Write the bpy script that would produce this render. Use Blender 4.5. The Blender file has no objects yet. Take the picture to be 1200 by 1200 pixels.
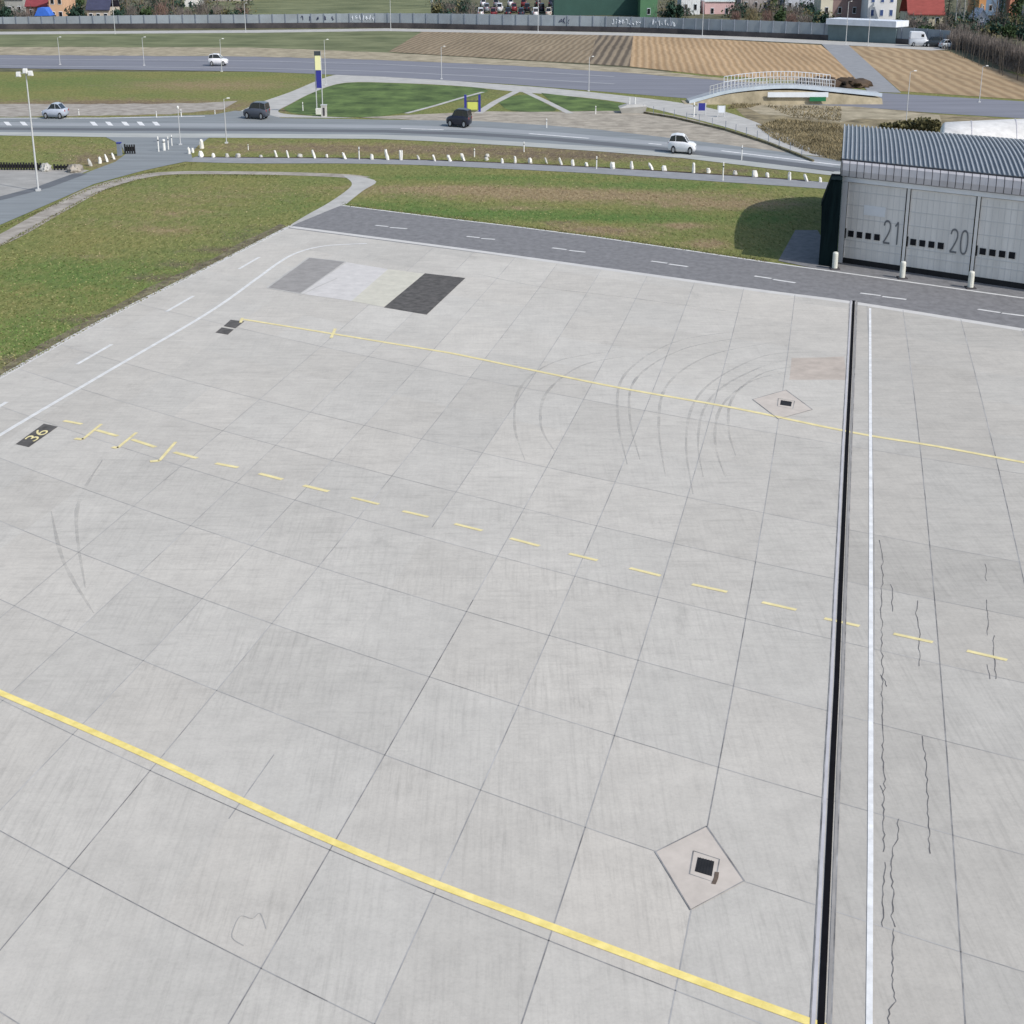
import bpy, bmesh, math, random
from mathutils import Vector, Matrix
from mathutils.geometry import tessellate_polygon
R = random.Random(7)
S = bpy.context.scene
C = S.collection

# ------------------------------------------------------------------ camera model (1200 px photo frame)
F, PITCH, CAMH = 1818.0, math.atan(685 / 1818), 18.0
SQ = 0.5625                      # the place is laid out narrower across than deep, as the photograph shows it
CP, SP = math.cos(PITCH), math.sin(PITCH)


def ray(px, py):
    v = (600 - py) / F
    return ((px - 600) / F, CP + v * SP, -SP + v * CP)


def at(px, py, z=0.0):
    d = ray(px, py)
    t = (z - CAMH) / d[2]
    return Vector((d[0] * t, d[1] * t, z))


def hgt(pyb, pyt):
    """height of a vertical whose foot is seen at row pyb and whose top at row pyt"""
    y = at(600, pyb).y
    d = ray(600, pyt)
    return CAMH + y * d[2] / d[1]


def ppm(py):                      # picture pixels per metre at ground row py
    p = at(600, py)
    return F / (p.y * CP + CAMH * SP)


# ------------------------------------------------------------------ materials
def _nt(name):
    m = bpy.data.materials.new(name)
    m.use_nodes = True
    return m, m.node_tree, m.node_tree.nodes['Principled BSDF']


def _noise(nt, scale, detail=4, rough=.6, stretch=None, rot=0):
    tc = nt.nodes.new('ShaderNodeTexCoord')
    mp = nt.nodes.new('ShaderNodeMapping')
    mp.inputs['Rotation'].default_value = (0, 0, rot)
    if stretch:
        mp.inputs['Scale'].default_value = stretch
    nt.links.new(tc.outputs['Object'], mp.inputs['Vector'])
    n = nt.nodes.new('ShaderNodeTexNoise')
    n.inputs['Scale'].default_value = scale
    n.inputs['Detail'].default_value = detail
    n.inputs['Roughness'].default_value = rough
    nt.links.new(mp.outputs['Vector'], n.inputs['Vector'])
    return n.outputs['Fac']


def _ramp(nt, fac, stops):
    r = nt.nodes.new('ShaderNodeValToRGB')
    e = r.color_ramp.elements
    while len(e) < len(stops):
        e.new(.5)
    for k, (p, c) in enumerate(stops):
        e[k].position = p
        e[k].color = (c[0], c[1], c[2], 1) if hasattr(c, '__len__') else (c, c, c, 1)
    nt.links.new(fac, r.inputs['Fac'])
    return r.outputs['Color']


def _mix(nt, fac, a, b, mode='MIX'):
    x = nt.nodes.new('ShaderNodeMix')
    x.data_type = 'RGBA'
    x.blend_type = mode
    for s, v in ((x.inputs[0], fac), (x.inputs[6], a), (x.inputs[7], b)):
        if isinstance(v, bpy.types.NodeSocket):
            nt.links.new(v, s)
        elif hasattr(v, '__len__'):
            s.default_value = (v[0], v[1], v[2], 1)
        else:
            s.default_value = v
    return x.outputs[2]


def _bump(nt, b, fac, strength, dist=.02):
    n = nt.nodes.new('ShaderNodeBump')
    n.inputs['Strength'].default_value = strength
    n.inputs['Distance'].default_value = dist
    nt.links.new(fac, n.inputs['Height'])
    nt.links.new(n.outputs['Normal'], b.inputs['Normal'])


def mat(name, c, var=.18, scale=1.5, rough=.8, metal=0, bump=0, stretch=None, rot=0, c2=None, spec=.3, detail=5):
    m, nt, b = _nt(name)
    n = _noise(nt, scale, detail, .65, stretch, rot)
    lo = tuple(v * (1 - var) for v in c)
    hi = tuple(min(1, v * (1 + var)) for v in (c2 or c))
    nt.links.new(_ramp(nt, n, [(.3, lo), (.7, hi)]), b.inputs['Base Color'])
    b.inputs['Roughness'].default_value = rough
    b.inputs['Metallic'].default_value = metal
    b.inputs['Specular IOR Level'].default_value = spec
    if bump:
        _bump(nt, b, n, bump)
    return m


def concrete(name, base, tone_attr=True):
    m, nt, b = _nt(name)
    big = _noise(nt, .09, 4, .6)
    mid = _noise(nt, .9, 6, .7)
    ang = math.radians(-12)
    streak = _noise(nt, 1.0, 5, .7, (9, .35, 1), math.radians(11.5))
    streak2 = _noise(nt, 1.0, 6, .75, (.45, 4.5, 1), math.radians(37))
    blotch = _noise(nt, 3.2, 6, .75, (.7, 1.6, 1), math.radians(37))
    fine = _noise(nt, 14, 4, .7)
    col = _ramp(nt, big, [(.3, tuple(v * .93 for v in base)), (.7, tuple(v * 1.05 for v in base))])
    col = _mix(nt, 1, col, _ramp(nt, mid, [(.3, (.90, .90, .90)), (.7, (1.05, 1.05, 1.045))]), 'MULTIPLY')
    tcp = nt.nodes.new('ShaderNodeTexCoord')
    sx = nt.nodes.new('ShaderNodeSeparateXYZ')
    nt.links.new(tcp.outputs['Object'], sx.inputs[0])
    mr = nt.nodes.new('ShaderNodeMapRange')              # older half of the slabs weathered along the other joint direction
    mr.inputs[1].default_value = 26; mr.inputs[2].default_value = 44; mr.inputs[3].default_value = .12; mr.inputs[4].default_value = .85
    nt.links.new(sx.outputs[1], mr.inputs[0])
    mr2 = nt.nodes.new('ShaderNodeMapRange')
    mr2.inputs[1].default_value = 36; mr2.inputs[2].default_value = 60; mr2.inputs[3].default_value = 1.0; mr2.inputs[4].default_value = .35
    nt.links.new(sx.outputs[1], mr2.inputs[0])
    msk = _ramp(nt, _noise(nt, .22, 3, .6), [(.32, .25), (.68, 1.0)])
    mm = nt.nodes.new('ShaderNodeMath'); mm.operation = 'MULTIPLY'
    nt.links.new(mr2.outputs[0], mm.inputs[0]); nt.links.new(msk, mm.inputs[1])
    col = _mix(nt, mm.outputs[0], col, _ramp(nt, streak, [(.28, .80), (.5, 1.0), (.72, 1.07)]), 'MULTIPLY')
    col = _mix(nt, mr.outputs[0], col, _ramp(nt, streak2, [(.28, .80), (.46, .99), (.75, 1.06)]), 'MULTIPLY')
    col = _mix(nt, mr.outputs[0], col, _ramp(nt, blotch, [(.26, (.87, .865, .86)), (.45, (1.0, 1.0, 1.0)), (.75, (1.05, 1.05, 1.045))]), 'MULTIPLY')
    col = _mix(nt, .7, col, _ramp(nt, fine, [(.22, .84), (.5, 1.0), (.78, 1.08)]), 'MULTIPLY')
    # oil and tyre grime with a shape of its own
    grime = _noise(nt, .35, 7, .75, (1.6, .6, 1), math.radians(20))
    col = _mix(nt, 1, col, _ramp(nt, grime, [(.22, .78), (.40, 1.0)]), 'MULTIPLY')
    if tone_attr:
        a = nt.nodes.new('ShaderNodeAttribute')
        a.attribute_name = 'tone'
        col = _mix(nt, 1, col, a.outputs['Color'], 'MULTIPLY')
    nt.links.new(col, b.inputs['Base Color'])
    b.inputs['Roughness'].default_value = .85
    b.inputs['Specular IOR Level'].default_value = .25
    _bump(nt, b, fine, .12, .01)
    return m


def grass_mat(name):
    m, nt, b = _nt(name)
    n1 = _noise(nt, .55, 6, .7, (1.8, .9, 1))
    n2 = _noise(nt, 2.2, 6, .75, (1.9, .45, 1), math.radians(18))
    n3 = _noise(nt, .14, 4, .6)
    col = _ramp(nt, n2, [(.24, (.075, .09, .03)), (.5, (.185, .198, .072)), (.76, (.30, .28, .125))])
    col = _mix(nt, 1, col, _ramp(nt, n3, [(.3, (.85, .95, .85)), (.7, (1.15, 1.02, 1.0))]), 'MULTIPLY')
    straw = _ramp(nt, n2, [(.3, (.17, .12, .06)), (.7, (.37, .29, .17))])
    earth = _ramp(nt, n2, [(.3, (.09, .07, .05)), (.7, (.20, .155, .11))])
    lush = _ramp(nt, n2, [(.3, (.065, .115, .028)), (.7, (.15, .225, .065))])
    a = nt.nodes.new('ShaderNodeAttribute')
    a.attribute_name = 'cover'
    sp = nt.nodes.new('ShaderNodeSeparateColor')
    nt.links.new(a.outputs['Color'], sp.inputs[0])

    def fac(sock, base_n):
        ad = nt.nodes.new('ShaderNodeMath'); ad.operation = 'ADD'
        nt.links.new(sock, ad.inputs[0]); nt.links.new(base_n, ad.inputs[1])
        mr = nt.nodes.new('ShaderNodeMapRange')
        mr.inputs[1].default_value = .60; mr.inputs[2].default_value = 1.0
        nt.links.new(ad.outputs[0], mr.inputs[0])
        return mr.outputs[0]
    col = _mix(nt, fac(sp.outputs[2], n1), col, lush)
    col = _mix(nt, fac(sp.outputs[0], n1), col, straw)
    col = _mix(nt, fac(sp.outputs[1], n1), col, earth)
    nt.links.new(col, b.inputs['Base Color'])
    b.inputs['Roughness'].default_value = .95
    b.inputs['Specular IOR Level'].default_value = .1
    _bump(nt, b, n2, .6, .08)
    return m


def furrow_mat(name, ca, cb, spacing, rot, dist=2.0):
    m, nt, b = _nt(name)
    tc = nt.nodes.new('ShaderNodeTexCoord')
    mp = nt.nodes.new('ShaderNodeMapping')
    mp.inputs['Rotation'].default_value = (0, 0, rot)
    nt.links.new(tc.outputs['Object'], mp.inputs['Vector'])
    w = nt.nodes.new('ShaderNodeTexWave')
    w.bands_direction = 'X'
    w.inputs['Scale'].default_value = .314 / spacing
    w.inputs['Distortion'].default_value = dist
    w.inputs['Detail'].default_value = 3
    w.inputs['Detail Scale'].default_value = .4
    nt.links.new(mp.outputs['Vector'], w.inputs['Vector'])
    n = _noise(nt, .12, 5, .65, (1, .15, 1), rot)
    n2 = _noise(nt, 1.2, 5, .7)
    col = _ramp(nt, w.outputs['Fac'], [(.15, ca), (.8, cb)])
    col = _mix(nt, 1, col, _ramp(nt, n, [(.3, .78), (.7, 1.15)]), 'MULTIPLY')
    col = _mix(nt, .7, col, _ramp(nt, n2, [(.3, .8), (.7, 1.15)]), 'MULTIPLY')
    nt.links.new(col, b.inputs['Base Color'])
    b.inputs['Roughness'].default_value = .95
    b.inputs['Specular IOR Level'].default_value = .1
    _bump(nt, b, w.outputs['Fac'], .5, .1)
    return m


M = {}
M['concrete'] = concrete('apron concrete', (.522, .494, .447))
M['asphalt_lane'] = mat('asphalt lane', (.20, .197, .20), .2, 2.4, .9, bump=.1, stretch=(1, .7, 1))
M['road'] = mat('road asphalt', (.225, .243, .252), .16, .6, .9, stretch=(.25, 2, 1))
M['road_worn'] = mat('worn road asphalt', (.31, .325, .34), .14, .5, .9, stretch=(.2, 2, 1))
M['road_dark'] = mat('dark patched asphalt', (.13, .138, .15), .16, .5, .9, stretch=(.2, 2, 1))
M['shoulder'] = mat('pale shoulder', (.40, .41, .39), .14, .8, .9, stretch=(.3, 1, 1))
M['far_road'] = mat('far road asphalt', (.20, .205, .235), .14, .35, .9, stretch=(.2, 1.5, 1))
M['cycle'] = mat('cycle path asphalt', (.27, .275, .285), .12, .8, .9)
M['path'] = mat('pale path', (.44, .43, .405), .16, .7, .9)
M['dirt'] = mat('trodden dirt', (.30, .265, .225), .25, .9, .95, c2=(.36, .33, .29))
M['gravel'] = mat('dry gravel', (.31, .275, .225), .28, .7, .95, c2=(.37, .33, .27))
M['lot'] = mat('gravel lot', (.34, .33, .31), .2, .5, .95)
M['white'] = mat('white road paint', (.74, .74, .73), .16, 2.5, .7)
M['white_worn'] = mat('worn white paint', (.66, .655, .635), .14, 2.5, .75)
M['white_faint'] = mat('rubbed white paint', (.31, .315, .335), .12, 1.5, .8)
M['yellow'] = mat('yellow road paint', (.80, .64, .19), .12, 3, .7, c2=(.82, .68, .26))
M['yellow_pale'] = mat('faded yellow paint', (.74, .64, .33), .16, 2, .75)
M['joint'] = mat('joint sealant', (.19, .185, .185), .5, .8, .85, c2=(.27, .265, .26))
M['joint_faint'] = mat('hairline joint', (.25, .245, .24), .2, .5, .85, c2=(.42, .412, .40))
M['crack'] = mat('open crack', (.15, .145, .145), .3, 2, .95)
M['mark_black'] = mat('black ground paint', (.098, .091, .085), .4, 2.6, .85)
M['mark_grey'] = mat('grey ground paint', (.30, .285, .27), .14, 1.5, .85)
M['mark_white'] = mat('white ground paint', (.575, .55, .525), .10, 1.6, .85)
M['mark_cream'] = mat('cream ground paint', (.56, .535, .45), .10, 1.6, .85)
M['tyre_mark'] = mat('rubber trace', (.425, .412, .39), .05, .6, .85, c2=(.515, .50, .465))
M['oil'] = mat('dried oil', (.29, .28, .27), .2, 4, .85)
M['rim_concrete'] = mat('pale rim concrete', (.58, .565, .54), .08, 1.0, .85)
M['faint_crack'] = mat('faint crack', (.37, .36, .345), .15, .8, .85)
_m, _t, _b = _nt('smudged rubber')
_t.links.new(_ramp(_t, _noise(_t, 1.2, 4, .6), [(.3, (.33, .32, .305)), (.7, (.42, .41, .39))]), _b.inputs['Base Color'])
_t.links.new(_ramp(_t, _noise(_t, .5, 6, .75), [(.36, .0), (.68, .42)]), _b.inputs['Alpha'])
_b.inputs['Roughness'].default_value = .9
M['smudge'] = _m
M['slot'] = mat('open slot', (.008, .008, .01), .2, 2, .95, spec=.05)
M['pale_edge'] = mat('pale drain edge', (.48, .47, .49), .1, 1.5, .85)
M['pane_dark'] = mat('dark pane', (.012, .013, .017), .2, 2, .6, spec=.15)
M['stain'] = mat('rust stain', (.46, .40, .345), .15, 1.3, .9)
M['pit'] = mat('pit concrete', (.53, .475, .42), .1, 1.8, .9)
M['soil'] = mat('bare edge soil', (.10, .078, .055), .35, 1.5, .95, c2=(.19, .17, .10))
M['ground'] = mat('open ground', (.075, .085, .042), .4, .3, .95, c2=(.13, .12, .07), detail=8)
M['lawn'] = grass_mat('lawn turf')
M['far_green'] = mat('winter crop', (.115, .14, .06), .3, .3, .95, c2=(.165, .175, .09), stretch=(.4, .6, 1))
M['lens_green'] = mat('lush lens turf', (.055, .095, .026), .4, .5, .95, c2=(.105, .155, .045), stretch=(.7, .5, 1), detail=7)
M['plough'] = furrow_mat('ploughed soil', (.23, .178, .118), (.30, .24, .165), 1.0, math.radians(7.9), 4)
M['plough_dark'] = furrow_mat('fresh furrows', (.13, .105, .08), (.28, .225, .16), 1.2, math.radians(6), 1.5)
M['stubble'] = furrow_mat('stubble', (.37, .25, .14), (.46, .325, .195), 1.0, math.radians(4.4), 3.0)
M['stubble_b'] = furrow_mat('dry stubble', (.33, .235, .14), (.42, .31, .19), 1.6, math.radians(4.4), 5)
M['scrub_soil'] = mat('scrub soil', (.155, .125, .075), .4, .6, .95, c2=(.26, .215, .13))
M['straw'] = mat('matted straw', (.30, .26, .175), .3, .5, .95, c2=(.36, .31, .22))
M['metal_roof'] = mat('blue grey sheet metal', (.175, .19, .205), .12, .5, .45, metal=.3, stretch=(1, 1, .3))
M['rib'] = mat('roof rib', (.45, .465, .48), .1, 1, .5, metal=.3)
M['fascia'] = mat('fascia sheet', (.56, .54, .56), .12, .6, .55)
M['seam'] = mat('dark seam', (.05, .05, .06), .2, 1, .7)
M['door_skin'] = mat('grey door skin', (.72, .695, .665), .13, .5, .55, stretch=(2.6, 2.6, .3))
M['door_rib'] = mat('door rib', (.60, .595, .59), .1, .6, .6)
M['frame_grey'] = mat('pale steel frame', (.74, .755, .78), .08, .7, .55)
M['gable'] = mat('gable sheet', (.2, .22, .25), .1, .6, .6)
M['number'] = mat('dark lettering', (.18, .185, .195), .1, 3, .8)
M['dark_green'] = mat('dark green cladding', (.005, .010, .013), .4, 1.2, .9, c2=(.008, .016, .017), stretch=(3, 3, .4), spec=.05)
M['glass'] = mat('dark glass', (.012, .014, .018), .2, 2, .12, spec=.6)
M['black'] = mat('black rubber', (.02, .02, .022), .3, 3, .8)
M['plinth'] = mat('dark plinth', (.05, .05, .06), .3, .3, .9, c2=(.075, .068, .07))
M['barrier'] = mat('grey blue barrier panels', (.27, .30, .33), .16, .25, .8, c2=(.27, .31, .345))
M['barrier_post'] = mat('barrier post', (.19, .22, .27), .12, 1, .7)
M['graffiti'] = mat('pale spray paint', (.6, .64, .7), .2, 1, .7)
M['graffiti_dark'] = mat('dark spray paint', (.05, .06, .11), .2, 1, .7)
M['post_white'] = mat('white painted post', (.74, .74, .72), .08, 3, .5)
M['bollard'] = mat('bollard paint', (.66, .66, .60), .12, 2, .6)
M['pole'] = mat('galvanised pole', (.52, .53, .54), .1, 1, .5)
M['stone'] = mat('white painted stone', (.74, .73, .69), .16, 2.5, .85, bump=.3)
M['stone_dull'] = mat('weathered stone', (.50, .49, .46), .2, 2.5, .9, bump=.3)
M['steel_white'] = mat('white bridge steel', (.70, .74, .80), .08, 1, .5)
M['steel_blue'] = mat('pale blue bridge beam', (.52, .59, .67), .1, 1, .5)
M['deck'] = mat('bridge deck', (.36, .38, .40), .1, 1, .8)
M['membrane'] = mat('white membrane', (.60, .59, .57), .12, 1.2, .75, c2=(.66, .65, .63))
M['sign_blue'] = mat('blue sign face', (.035, .04, .25), .15, 1, .5)
M['sign_dark'] = mat('dark sign head', (.05, .06, .07), .2, 1, .5)
M['sign_yellow'] = mat('pale yellow sign face', (.82, .80, .44), .06, 1, .5)
M['board_yellow'] = mat('yellow green board face', (.56, .60, .14), .08, 1, .5)
M['rim'] = mat('alloy rim', (.40, .41, .43), .1, 2, .4, metal=.6)
M['lamp_lens'] = mat('lamp glass', (.75, .76, .78), .05, 2, .15, spec=.6)
M['tail_red'] = mat('red lens', (.35, .02, .02), .1, 2, .25)
M['bark'] = mat('bark', (.13, .11, .09), .3, 3, .95)
M['bark_pale'] = mat('pale bark', (.36, .36, .35), .3, 3, .95)
M['conifer'] = mat('conifer needles', (.018, .040, .030), .5, 1.2, .9, c2=(.03, .065, .045))
M['evergreen'] = mat('evergreen leaves', (.035, .06, .028), .5, 1.2, .9, c2=(.06, .095, .04))
M['olive'] = mat('olive leaves', (.10, .095, .045), .5, 1.2, .9, c2=(.14, .13, .06))
M['twig'] = mat('bare twigs', (.135, .115, .105), .45, 1.0, .95, c2=(.19, .165, .15))
M['twig_red'] = mat('reddish twigs', (.17, .105, .095), .45, 1.0, .95, c2=(.22, .14, .12))
M['twig_brown'] = mat('brown dead leaves', (.14, .12, .065), .5, .25, .95, c2=(.25, .205, .12))
M['earth'] = mat('dug earth', (.075, .052, .035), .35, 1.0, .95, bump=.4)


def paint(name, c, rough=.3, metal=.0):
    return mat(name, c, .05, 1.5, rough, metal, spec=.5)


# ------------------------------------------------------------------ mesh builder
class MB:
    def __init__(s, T=None):
        s.v, s.f, s.T = [], [], T

    def add(s, vs, fs):
        o = len(s.v)
        for p in vs:
            p = Vector(p)
            s.v.append(s.T @ p if s.T else p)
        for q in fs:
            s.f.append([o + k for k in q])
        return s

    def box(s, c, d, rz=0, taper=1.0):
        x, y, z = c; a, b, h = d[0] / 2, d[1] / 2, d[2] / 2
        cr, sr = math.cos(rz), math.sin(rz)
        vs = []
        for dz, k in ((-h, 1), (h, taper)):
            for dx, dy in ((-a, -b), (a, -b), (a, b), (-a, b)):
                dx, dy = dx * k, dy * k
                vs.append((x + dx * cr - dy * sr, y + dx * sr + dy * cr, z + dz))
        return s.add(vs, [(3, 2, 1, 0), (4, 5, 6, 7), (0, 1, 5, 4), (1, 2, 6, 5), (2, 3, 7, 6), (3, 0, 4, 7)])

    def tube(s, p0, p1, r0, r1=None, n=8, cap=True):
        r1 = r0 if r1 is None else r1
        p0, p1 = Vector(p0), Vector(p1)
        d = (p1 - p0).normalized()
        u = d.cross(Vector((0, 0, 1)) if abs(d.z) < .9 else Vector((1, 0, 0))).normalized()
        w = d.cross(u)
        vs = []
        for p, r in ((p0, r0), (p1, r1)):
            for k in range(n):
                a = 2 * math.pi * k / n
                vs.append(p + u * math.cos(a) * r + w * math.sin(a) * r)
        fs = [(k, (k + 1) % n, n + (k + 1) % n, n + k) for k in range(n)]
        if cap:
            fs += [tuple(range(n - 1, -1, -1)), tuple(range(n, 2 * n))]
        return s.add(vs, fs)

    def loft(s, rings, cap=True, closed=True):
        n = len(rings[0]); vs = [p for r in rings for p in r]; fs = []
        for i in range(len(rings) - 1):
            for k in range(n if closed else n - 1):
                a, b = i * n + k, i * n + (k + 1) % n
                fs.append((a, b, b + n, a + n))
        if cap:
            fs += [tuple(range(n - 1, -1, -1)), tuple(range((len(rings) - 1) * n, len(rings) * n))]
        return s.add(vs, fs)

    def blob(s, c, r, n=7, m=5, jit=.2, rnd=None):
        rnd = rnd or R
        vs = [(c[0], c[1], c[2] - r[2])]
        for i in range(1, m):
            t = math.pi * i / m - math.pi / 2
            for k in range(n):
                a = 2 * math.pi * (k + .5 * (i % 2)) / n
                j = 1 + rnd.uniform(-jit, jit)
                vs.append((c[0] + r[0] * math.cos(t) * math.cos(a) * j, c[1] + r[1] * math.cos(t) * math.sin(a) * j, c[2] + r[2] * math.sin(t) * j))
        vs.append((c[0], c[1], c[2] + r[2]))
        fs = [(0, 1 + (k + 1) % n, 1 + k) for k in range(n)]
        for i in range(m - 2):
            for k in range(n):
                a, b = 1 + i * n + k, 1 + i * n + (k + 1) % n
                fs.append((a, b, b + n, a + n))
        t = len(vs) - 1; o = 1 + (m - 2) * n
        fs += [(o + k, o + (k + 1) % n, t) for k in range(n)]
        return s.add(vs, fs)

    def build(s, name, m, parent=None, smooth=False, loc=None):
        me = bpy.data.meshes.new(name)
        me.from_pydata([tuple(p) for p in s.v], [], s.f)
        me.materials.append(m)
        if smooth:
            me.polygons.foreach_set('use_smooth', [True] * len(me.polygons))
        me.update()
        o = bpy.data.objects.new(name, me)
        C.objects.link(o)
        if parent:
            o.parent = parent
        if loc is not None:
            o.location = loc
        return o


def tag(o, label=None, cat=None, group=None, kind=None):
    for k, v in (('label', label), ('category', cat), ('group', group), ('kind', kind)):
        if v:
            o[k] = v
    return o


def thing(name, label, cat, loc=(0, 0, 0), group=None):
    o = bpy.data.objects.new(name, None)
    C.objects.link(o)
    o.location = loc
    o.empty_display_size = .2
    return tag(o, label, cat, group)


def struct(o):
    o['kind'] = 'structure'
    return o


def copy_tree(o, parent=None):
    c = o.copy()
    C.objects.link(c)
    if parent:
        c.parent = parent
    for ch in o.children:
        copy_tree(ch, c)
    return c


def frame(deg=0.0):
    """true metres -> the place's own layout (narrower across), turned by deg"""
    a = math.radians(deg)
    return Matrix(((SQ * math.cos(a), -SQ * math.sin(a), 0, 0), (math.sin(a), math.cos(a), 0, 0), (0, 0, 1, 0), (0, 0, 0, 1)))


# ------------------------------------------------------------------ ground sheets
def dens(pts, step=40):
    out = []
    for k in range(len(pts)):
        a, b = pts[k], pts[(k + 1) % len(pts)]
        n = max(1, int(math.hypot(a[0] - b[0], a[1] - b[1]) / step))
        for i in range(n):
            t = i / n
            out.append((a[0] + (b[0] - a[0]) * t, a[1] + (b[1] - a[1]) * t))
    return out


def smooth_line(pts, n=6):
    out = []
    P = [pts[0]] + list(pts) + [pts[-1]]
    for i in range(1, len(P) - 2):
        p0, p1, p2, p3 = P[i - 1], P[i], P[i + 1], P[i + 2]
        for k in range(n):
            t = k / n
            out.append(tuple(.5 * ((2 * p1[a]) + (-p0[a] + p2[a]) * t + (2 * p0[a] - 5 * p1[a] + 4 * p2[a] - p3[a]) * t * t
                                   + (-p0[a] + 3 * p1[a] - 3 * p2[a] + p3[a]) * t ** 3) for a in (0, 1)))
    out.append(tuple(pts[-1]))
    return out


def poly_into(mb, pts, z):
    P = [at(x, y) for x, y in pts]
    P = [Vector((p.x, p.y, z)) for p in P]
    tris = tessellate_polygon([P])
    fs = []
    for t in tris:
        a, b, c = (P[k] for k in t)
        n = (b - a).cross(c - a)
        fs.append(t if n.z > 0 else (t[0], t[2], t[1]))
    mb.add(P, fs)


def sheet(name, pts, z, m, rough_edge=0.0):
    mb = MB()
    pl = dens(pts, 12 if rough_edge else 60)
    if rough_edge:
        pl = [(x + R.uniform(-1, 1) * rough_edge * 2, y + R.uniform(-1, 1) * rough_edge * .6) for x, y in pl]
    poly_into(mb, pl, z)
    return struct(mb.build(name, m))


def ribbon_into(mb, pts, w, z, world=False):
    P = [p if world else at(*p) for p in pts]
    n = len(P)
    vs = []
    for k in range(n):
        d = (P[min(k + 1, n - 1)] - P[max(k - 1, 0)])
        d.z = 0
        d.normalize()
        u = Vector((-d.y, d.x, 0))
        ww = w[k] if hasattr(w, '__len__') else w
        vs += [(P[k].x + u.x * ww / 2, P[k].y + u.y * ww / 2, z), (P[k].x - u.x * ww / 2, P[k].y - u.y * ww / 2, z)]
    mb.add(vs, [(2 * k, 2 * k + 1, 2 * k + 3, 2 * k + 2) for k in range(n - 1)])


def ribbon(name, pts, w, z, m):
    mb = MB()
    ribbon_into(mb, pts, w, z)
    return struct(mb.build(name, m))


# base ground reaching the horizon
mb = MB()
mb.add([(-3000, -200, -.02), (3000, -200, -.02), (3000, 6000, -.02), (-3000, 6000, -.02)], [(0, 1, 2, 3)])
struct(mb.build('ground', M['ground']))

# lawn sheet with a cover map: straw, bare earth, lush
BLOBS = [  # px, py, rx, ry, straw, earth, lush
    (60, 128, 260, 8, .55, .25, 0), (150, 122, 150, 6, .4, .3, 0), (240, 100, 130, 7, .45, 0, 0), (120, 98, 180, 8, 0, 0, .35),
    (540, 222, 150, 6, .55, 0, 0), (700, 230, 170, 7, .6, .1, 0), (850, 240, 90, 6, .55, 0, 0), (760, 218, 190, 5, 0, 0, .45), (560, 208, 200, 4, 0, 0, .4), (480, 226, 40, 7, 0, 0, .3),
    (560, 250, 160, 7, 0, 0, .5), (740, 256, 120, 6, 0, 0, .45), (470, 240, 60, 5, 0, 0, .4), (700, 269, 50, 4, .7, .2, 0), (745, 275, 35, 3, .7, .1, 0), (800, 265, 40, 4, .65, 0, 0), (830, 286, 28, 5, .7, .1, 0), (660, 262, 30, 3, .4, .3, 0), (610, 244, 40, 3, .4, 0, 0),
    (900, 255, 40, 14, 0, 0, .35), (930, 235, 40, 8, .1, 0, .3),
    (220, 230, 150, 14, .22, 0, 0), (150, 262, 150, 10, .18, 0, 0), (80, 320, 120, 25, 0, 0, .22), (150, 330, 160, 26, 0, 0, .2), (340, 235, 60, 12, 0, 0, .3),
    (190, 272, 40, 4, .45, 0, 0), (110, 300, 50, 4, .25, 0, 0), (210, 250, 50, 4, .3, 0, 0), (60, 395, 110, 30, 0, 0, .35), (275, 292, 50, 5, 0, .55, 0), (200, 325, 60, 4, 0, .5, 0), (120, 372, 60, 5, 0, .55, 0),
    (240, 310, 70, 5, 0, .4, .1), (30, 425, 60, 8, 0, .5, 0), (310, 275, 60, 8, 0, .3, .3),
    (350, 172, 160, 6, .3, .15, 0), (550, 176, 250, 7, .4, .3, 0), (700, 184, 160, 6, .35, .35, 0), (850, 200, 90, 6, .2, .3, 0),
    (60, 172, 110, 9, .15, .05, 0), (110, 188, 40, 9, .45, .35, 0),
    
    (430, 112, 100, 12, 0, 0, .55), (370, 122, 40, 12, .3, .3, 0), (540, 108, 60, 8, 0, .25, .2),
]


def cover(px, py):
    s = e = l = 0
    for x, y, rx, ry, a, b, c in BLOBS:
        q = ((px - x) / rx) ** 2 + ((py - y) / ry) ** 2
        if q < 4:
            g = math.exp(-q)
            s += a * g; e += b * g; l += c * g
    return min(s, .7), min(e, .7), min(l, .7)


xs = [-700 + 12 * k for k in range(160)]
ys = [84 + 4 * k for k in range(46)] + [270 + 8 * k for k in range(34)]
me = bpy.data.meshes.new('lawn')
vs = []; cols = []
for y in ys:
    for x in xs:
        p = at(x, y)
        vs.append((p.x, p.y, .0))
        cols += [*cover(x, y), 1]
nx = len(xs)
me.from_pydata(vs, [], [(j * nx + i, (j + 1) * nx + i, (j + 1) * nx + i + 1, j * nx + i + 1) for j in range(len(ys) - 1) for i in range(nx - 1)])
me.color_attributes.new('cover', 'FLOAT_COLOR', 'POINT').data.foreach_set('color', cols)
me.materials.append(M['lawn'])
o = bpy.data.objects.new('lawn', me); C.objects.link(o); struct(o)

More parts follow.
